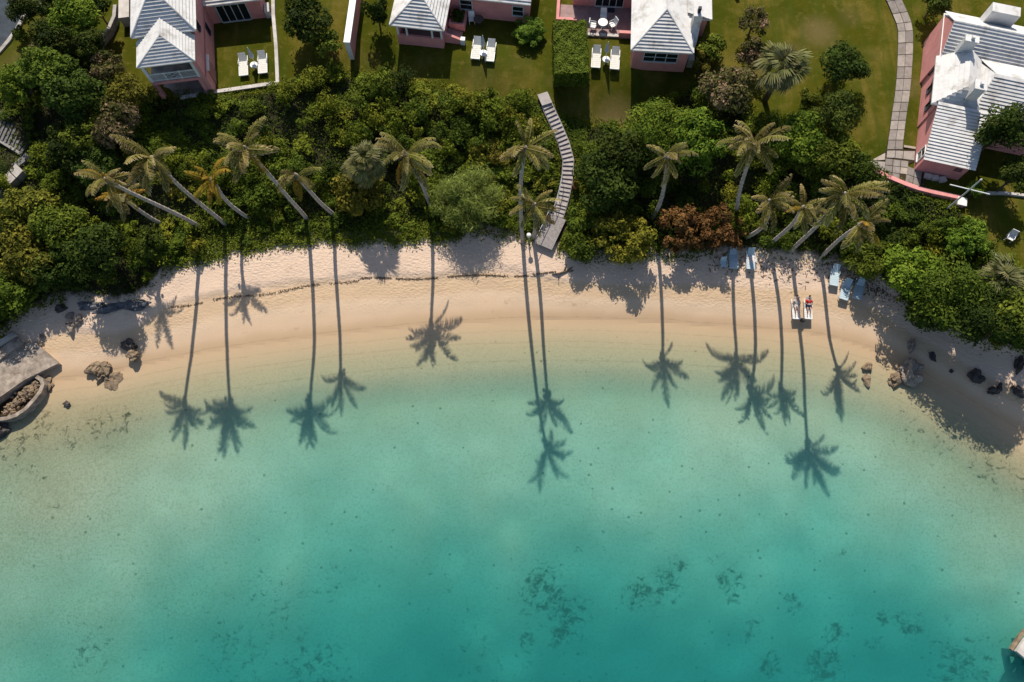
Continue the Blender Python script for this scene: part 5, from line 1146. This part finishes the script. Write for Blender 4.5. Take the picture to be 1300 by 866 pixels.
for a in (-.22, .22):
    for b in (-.26, .18): MB().box(a - .025, a + .025, b - .025, b + .025, -.02, .36).build('leg', 'plastic_blue', ol)
    MB().tube([(a * 1.12, -.28, .36), (a * 1.15, -.26, .58), (a * 1.12, .26, .6)], .025, 6).build('armrest', 'plastic_blue', ol)
tw = MB()
for i in range(6):
    y = -.25 + i * .1; tw.cbox((0, y, .365 + .012 * math.sin(i * 2)), .8 - .04 * (i % 2), .11, .02)
t_ = tw.build('towel', 'towel_white'); p = PT(953, 330, .4); t_.location = p + Vector((.12, .1, 0)); t_.rotation_euler = (0, 0, R(12)); tag(t_, 'crumpled pale towel on the second lounger from the rust bush', 'towel')
GL = 'white loungers on the cottage lawns'
def lawn_l(px, py, rz, label, back=42): 
    p = P(px, py, ZL + .35); return lounger('sun_lounger', (p.x, p.y, ZL - .03), R(rz), label, GL, 'plastic_white', 'canvas_cream', back, 2.1, .74)
lawn_l(308.5, 82, 8, 'left white lounger in the walled yard of the two storey house'); lawn_l(333, 79, 7, 'right white lounger in the walled yard of the two storey house')
lawn_l(605, 61, -6, 'left white lounger on the middle cottage lawn'); lawn_l(623, 64, -6, 'right white lounger on the middle cottage lawn')
lawn_l(757, 72, -5, 'left white lounger between clipped hedge and chimney cottage'); lawn_l(781, 74, -5, 'right white lounger between clipped hedge and chimney cottage')
def round_table(px, py, z, label, r=.32, h=.5, mat='plastic_white', base=ZL - .03):
    p = P(px, py, base + h); o = empty('round_table', (p.x, p.y, base), 0, label, 'table')
    MB().tube([(0, 0, h - .035), (0, 0, h)], r, 20).build('table_top', mat, o); MB().tube([(0, 0, .02), (0, 0, h - .036)], .035, 8).build('pedestal', mat, o)
    for k in range(3): a = k * 2.094; MB().tube([(0, 0, .12), (.26 * math.cos(a), .26 * math.sin(a), -.01)], .022, 6).build('leg', mat, o)
    return o
def parasol(tb, label, h=2.15):
    o = empty('closed_parasol', tb.location + Vector((.0, .12 + .24, 0)), 0, label, 'parasol')
    MB().tube([(0, 0, -.02), (0, 0, h)], .024, 8).build('pole', 'metal_pole', o)
    m = MB(); n = 12; b = 0; rings = [(.95, .06), (1.0, .15), (1.15, .17), (1.5, .13), (1.9, .08), (h - .02, .03)]
    for z, r in rings:
        for k in range(n): a = 2 * math.pi * k / n; q = r * (1 + (.28 if k % 2 else -.18)); m.v.append((q * math.cos(a), q * math.sin(a), z))
    for i in range(len(rings) - 1):
        for k in range(n): m.f.append((i * n + k, i * n + (k + 1) % n, (i + 1) * n + (k + 1) % n, (i + 1) * n + k))
    m.build('folded_canopy', 'canvas_grey', o); MB().tube([(0, 0, h - .02), (0, 0, h + .1)], [.045, .02], 8).build('finial', 'white_paint', o)
    MB().tube([(0, 0, -.02), (0, 0, .08)], [.26, .22], 14).build('base', 'concrete', o)
t1 = round_table(322, 82, 0, 'small round white table between the walled yard loungers'); parasol(t1, 'closed grey white parasol in the walled yard')
t2 = round_table(613.5, 67, 0, 'small round white table between the middle lawn loungers'); parasol(t2, 'closed grey white parasol on the middle cottage lawn')
t3 = round_table(769.5, 75, 0, 'small round white table between hedge side loungers'); parasol(t3, 'closed grey white parasol between hedge and chimney cottage')
round_table(765.5, 28, 0, 'round white dining table on the patio of the chimney cottage', .42, .72, 'plastic_white', ZL + .08)
round_table(607.5, 24, 0, 'dark round table against the wall of the middle cottage', .45, .7, 'dark_wood')
def chair(px, py, base, rz, label):
    p = P(px, py, base + .42); o = empty('garden_chair', (p.x, p.y, base), R(rz), label, 'chair')
    MB().box(-.26, .26, -.26, .26, .40, .44).build('seat', 'plastic_white', o); MB().cbox((0, .29, .70), .52, .05, .6, 0, R(-14)).build('backrest', 'plastic_white', o)
    for a in (-.23, .23):
        for b in (-.22, .22): MB().box(a - .025, a + .025, b - .025, b + .025, -.01, .40).build('leg', 'plastic_white', o)
        MB().tube([(a * 1.12, -.24, .40), (a * 1.12, -.22, .62), (a * 1.12, .3, .64)], .024, 6).build('armrest', 'plastic_white', o)
chair(753, 32, ZL + .08, 80, 'white chair left of the patio dining table'); chair(778, 31, ZL + .08, -60, 'white chair right of the patio dining table'); chair(766, 20, ZL + .08, 0, 'white chair behind the patio dining table')
chair(599, 24, ZL - .03, 5, 'white chair against the wall of the middle cottage'); chair(1283, 301, ZL - .03, -30, 'white garden chair on the right lawn')
round_table(1287.5, 297, 0, 'tiny round white table beside the chair on the right lawn', .26, .5)
fl = bpy.data.objects.new('doormat', MB().box(-.3, .3, -.25, .25, 0, .02).mesh('doormat', 'shutter_dark')); link(fl); p = P(776, 13, ZL + .1); fl.location = (p.x, p.y, ZL + .081); tag(fl, 'small black doormat on the chimney cottage patio', 'mat')

# ------------------------------------------------------------------ sunbathers
def skinned(name, verts, edges, mat, parent, root=0, sub=2):
    me = bpy.data.meshes.new(name); me.from_pydata([v[:3] for v in verts], edges, []); o = link(bpy.data.objects.new(name, me), parent)
    me.materials.append(MATS[mat]); md = o.modifiers.new('skin', 'SKIN'); md.use_smooth_shade = True
    for i, v in enumerate(verts):
        d = me.skin_vertices[0].data[i]; r = v[3]; d.radius = r if hasattr(r, '__len__') else (r, r); d.use_root = (i == root)
    ss = o.modifiers.new('subdivision', 'SUBSURF'); ss.levels = sub; ss.render_levels = sub
    return o
def sunbather(lg, label, shirt, short, hands_on_lap=True, hat=False, turn=0.0):
    """lies on a lounger: hips on the seat, back on the raised rest, legs forward with knees bent a little"""
    o = empty('person', lg.location + Matrix.Rotation(lg.rotation_euler.z, 3, 'Z') @ Vector((0, .22, .34)), lg.rotation_euler.z, label, 'person')
    e = R(35); c, s_ = math.cos(e), math.sin(e)
    def up(d, x=0, n=.1): return (x, d * c - n * s_, d * s_ + n * c)
    hip = (0, 0, .12); V = [(*hip, (.15, .11)), (*up(.2), (.145, .10)), (*up(.40), (.17, .11)), (*up(.5), (.12, .08)), (*up(.58), (.055, .055)), (*up(.66, 0, .12), (.075, .09)), (*up(.77, 0, .13), (.08, .1)), (*up(.85, 0, .12), (.06, .07))]
    E = [(0, 1), (1, 2), (2, 3), (3, 4), (4, 5), (5, 6), (6, 7)]
    for sg in (-1, 1):
        b = len(V)
        V += [(sg * .10, -.05, .12, .085), (sg * .12, -.42, .26, .062), (sg * .11, -.62, .19, .056), (sg * .11, -.84, .08, .038), (sg * .125, -.93, .10, .035), (sg * .13, -.95, .19, .022)]
        E += [(0, b), (b, b + 1), (b + 1, b + 2), (b + 2, b + 3), (b + 3, b + 4), (b + 4, b + 5)]
        b = len(V); sh = up(.47, sg * .19, .08); el = up(.24, sg * .31, .12); wr = up(.13, sg * .10, .24) if hands_on_lap else up(.02, sg * .27, .10)
        V += [(*sh, .06), (*el, .042), (*wr, .03), (wr[0] - sg * .05, wr[1] - .02, wr[2], .034)]
        E += [(3, b), (b, b + 1), (b + 1, b + 2), (b + 2, b + 3)]
        for k in range(5):
            f = len(V); a = (k - 2) * .018; ln = (.05, .075, .08, .075, .055)[k]
            base = (wr[0] - sg * .07, wr[1] - .02 + a, wr[2]); tip = (wr[0] - sg * (.07 + ln), wr[1] - .025 + a * 1.3 + (.03 if k == 4 else 0), wr[2] - .02)
            V += [(*base, .011), (*tip, .008)]; E += [(b + 3, f), (f, f + 1)]
    skinned('body', V, E, 'skin', o)
    S = [(*up(.03), (.165, .13)), (*up(.2), (.16, .12)), (*up(.42), (.185, .128)), (*up(.50), (.13, .09))]; SE = [(0, 1), (1, 2), (2, 3)]
    for sg in (-1, 1): b = len(S); S += [(*up(.46, sg * .2, .085), .076), (*up(.33, sg * .275, .11), .065)]; SE += [(2, b), (b, b + 1)]
    skinned('shirt', S, SE, shirt, o)
    S = [(0, .02, .12, (.17, .13)), (-.105, -.08, .13, .105), (-.12, -.3, .21, .085), (.105, -.08, .13, .105), (.12, -.3, .21, .085)]
    skinned('shorts', S, [(0, 1), (1, 2), (0, 3), (3, 4)], short, o)
    skinned('hair', [(*up(.80, 0, .12), (.09, .09)), (*up(.875, 0, .12), (.075, .08)), (*up(.83, 0, .06), (.085, .07))], [(0, 1), (0, 2)], 'hair_dark', o)
    f = MB()
    for sg in (-1, 1): q = Vector(up(.74, sg * .03, .225)); f.cbox(q, .025, .012, .01)
    q = Vector(up(.70, 0, .235)); f.cbox(q, .022, .035, .03); q = Vector(up(.665, 0, .215)); f.cbox(q, .045, .012, .01)
    tag(f.build('face_features', 'terracotta', o), kind='stuff')
    return o
lgs = {o['label']: o for o in bpy.data.objects if o.get('label')}
sunbather(lgs['white lounger under the red shirted sunbather'], 'person in red shirt and navy shorts reclining on a white lounger', 'cloth_red', 'cloth_navy')
sunbather(lgs['white lounger under the pale dressed sunbather'], 'person in pale clothes with dark hair reclining on a white lounger', 'cloth_pale', 'cloth_pale', False)
def at_l(lg, v): return lg.location + Matrix.Rotation(lg.rotation_euler.z, 3, 'Z') @ Vector(v)
bk = MB(); bk.cbox((-.05, 0, 0), .1, .13, .012, 0, .2); bk.cbox((.05, 0, 0), .1, .13, .012, 0, .2); o = bk.build('open_book', 'towel_white'); lg = lgs['white lounger under the red shirted sunbather']
o.location = at_l(lg, (0, .22, .68)); o.rotation_euler = (R(20), 0, lg.rotation_euler.z); tag(o, 'small open white book held by the red shirted sunbather', 'book')
bg = empty('beach_bag', at_l(lg, (-.45, -1.05, 0)), .4, 'dark bag on the sand at the feet of the sunbathers', 'bag')
m = MB(); m.tube([(0, 0, -.02), (0, 0, .1), (0, 0, .26), (0, 0, .3)], [.18, .22, .16, .1], 10); m.build('body', 'rock_dark', bg, True); MB().tube([(-.12, 0, .26), (-.08, 0, .42), (.08, 0, .42), (.12, 0, .26)], .015, 6).build('handle', 'rock_dark', bg)

dwd = empty('driftwood', PT(714, 346), .3, 'dark forked piece of driftwood on the sand near the stairs', 'driftwood')
MB().tube([(-.9, .1, .02), (-.3, -.05, .1), (.4, .0, .08), (1.0, .2, .05)], [.05, .09, .08, .03], 7).build('stem', 'bark', dwd, True)
MB().tube([(.1, 0, .09), (.4, .35, .16), (.6, .7, .1)], [.06, .04, .02], 6).build('branch', 'bark', dwd, True); MB().tube([(-.3, -.03, .1), (-.5, -.4, .1), (-.55, -.6, .03)], [.05, .035, .02], 6).build('branch', 'bark', dwd, True)
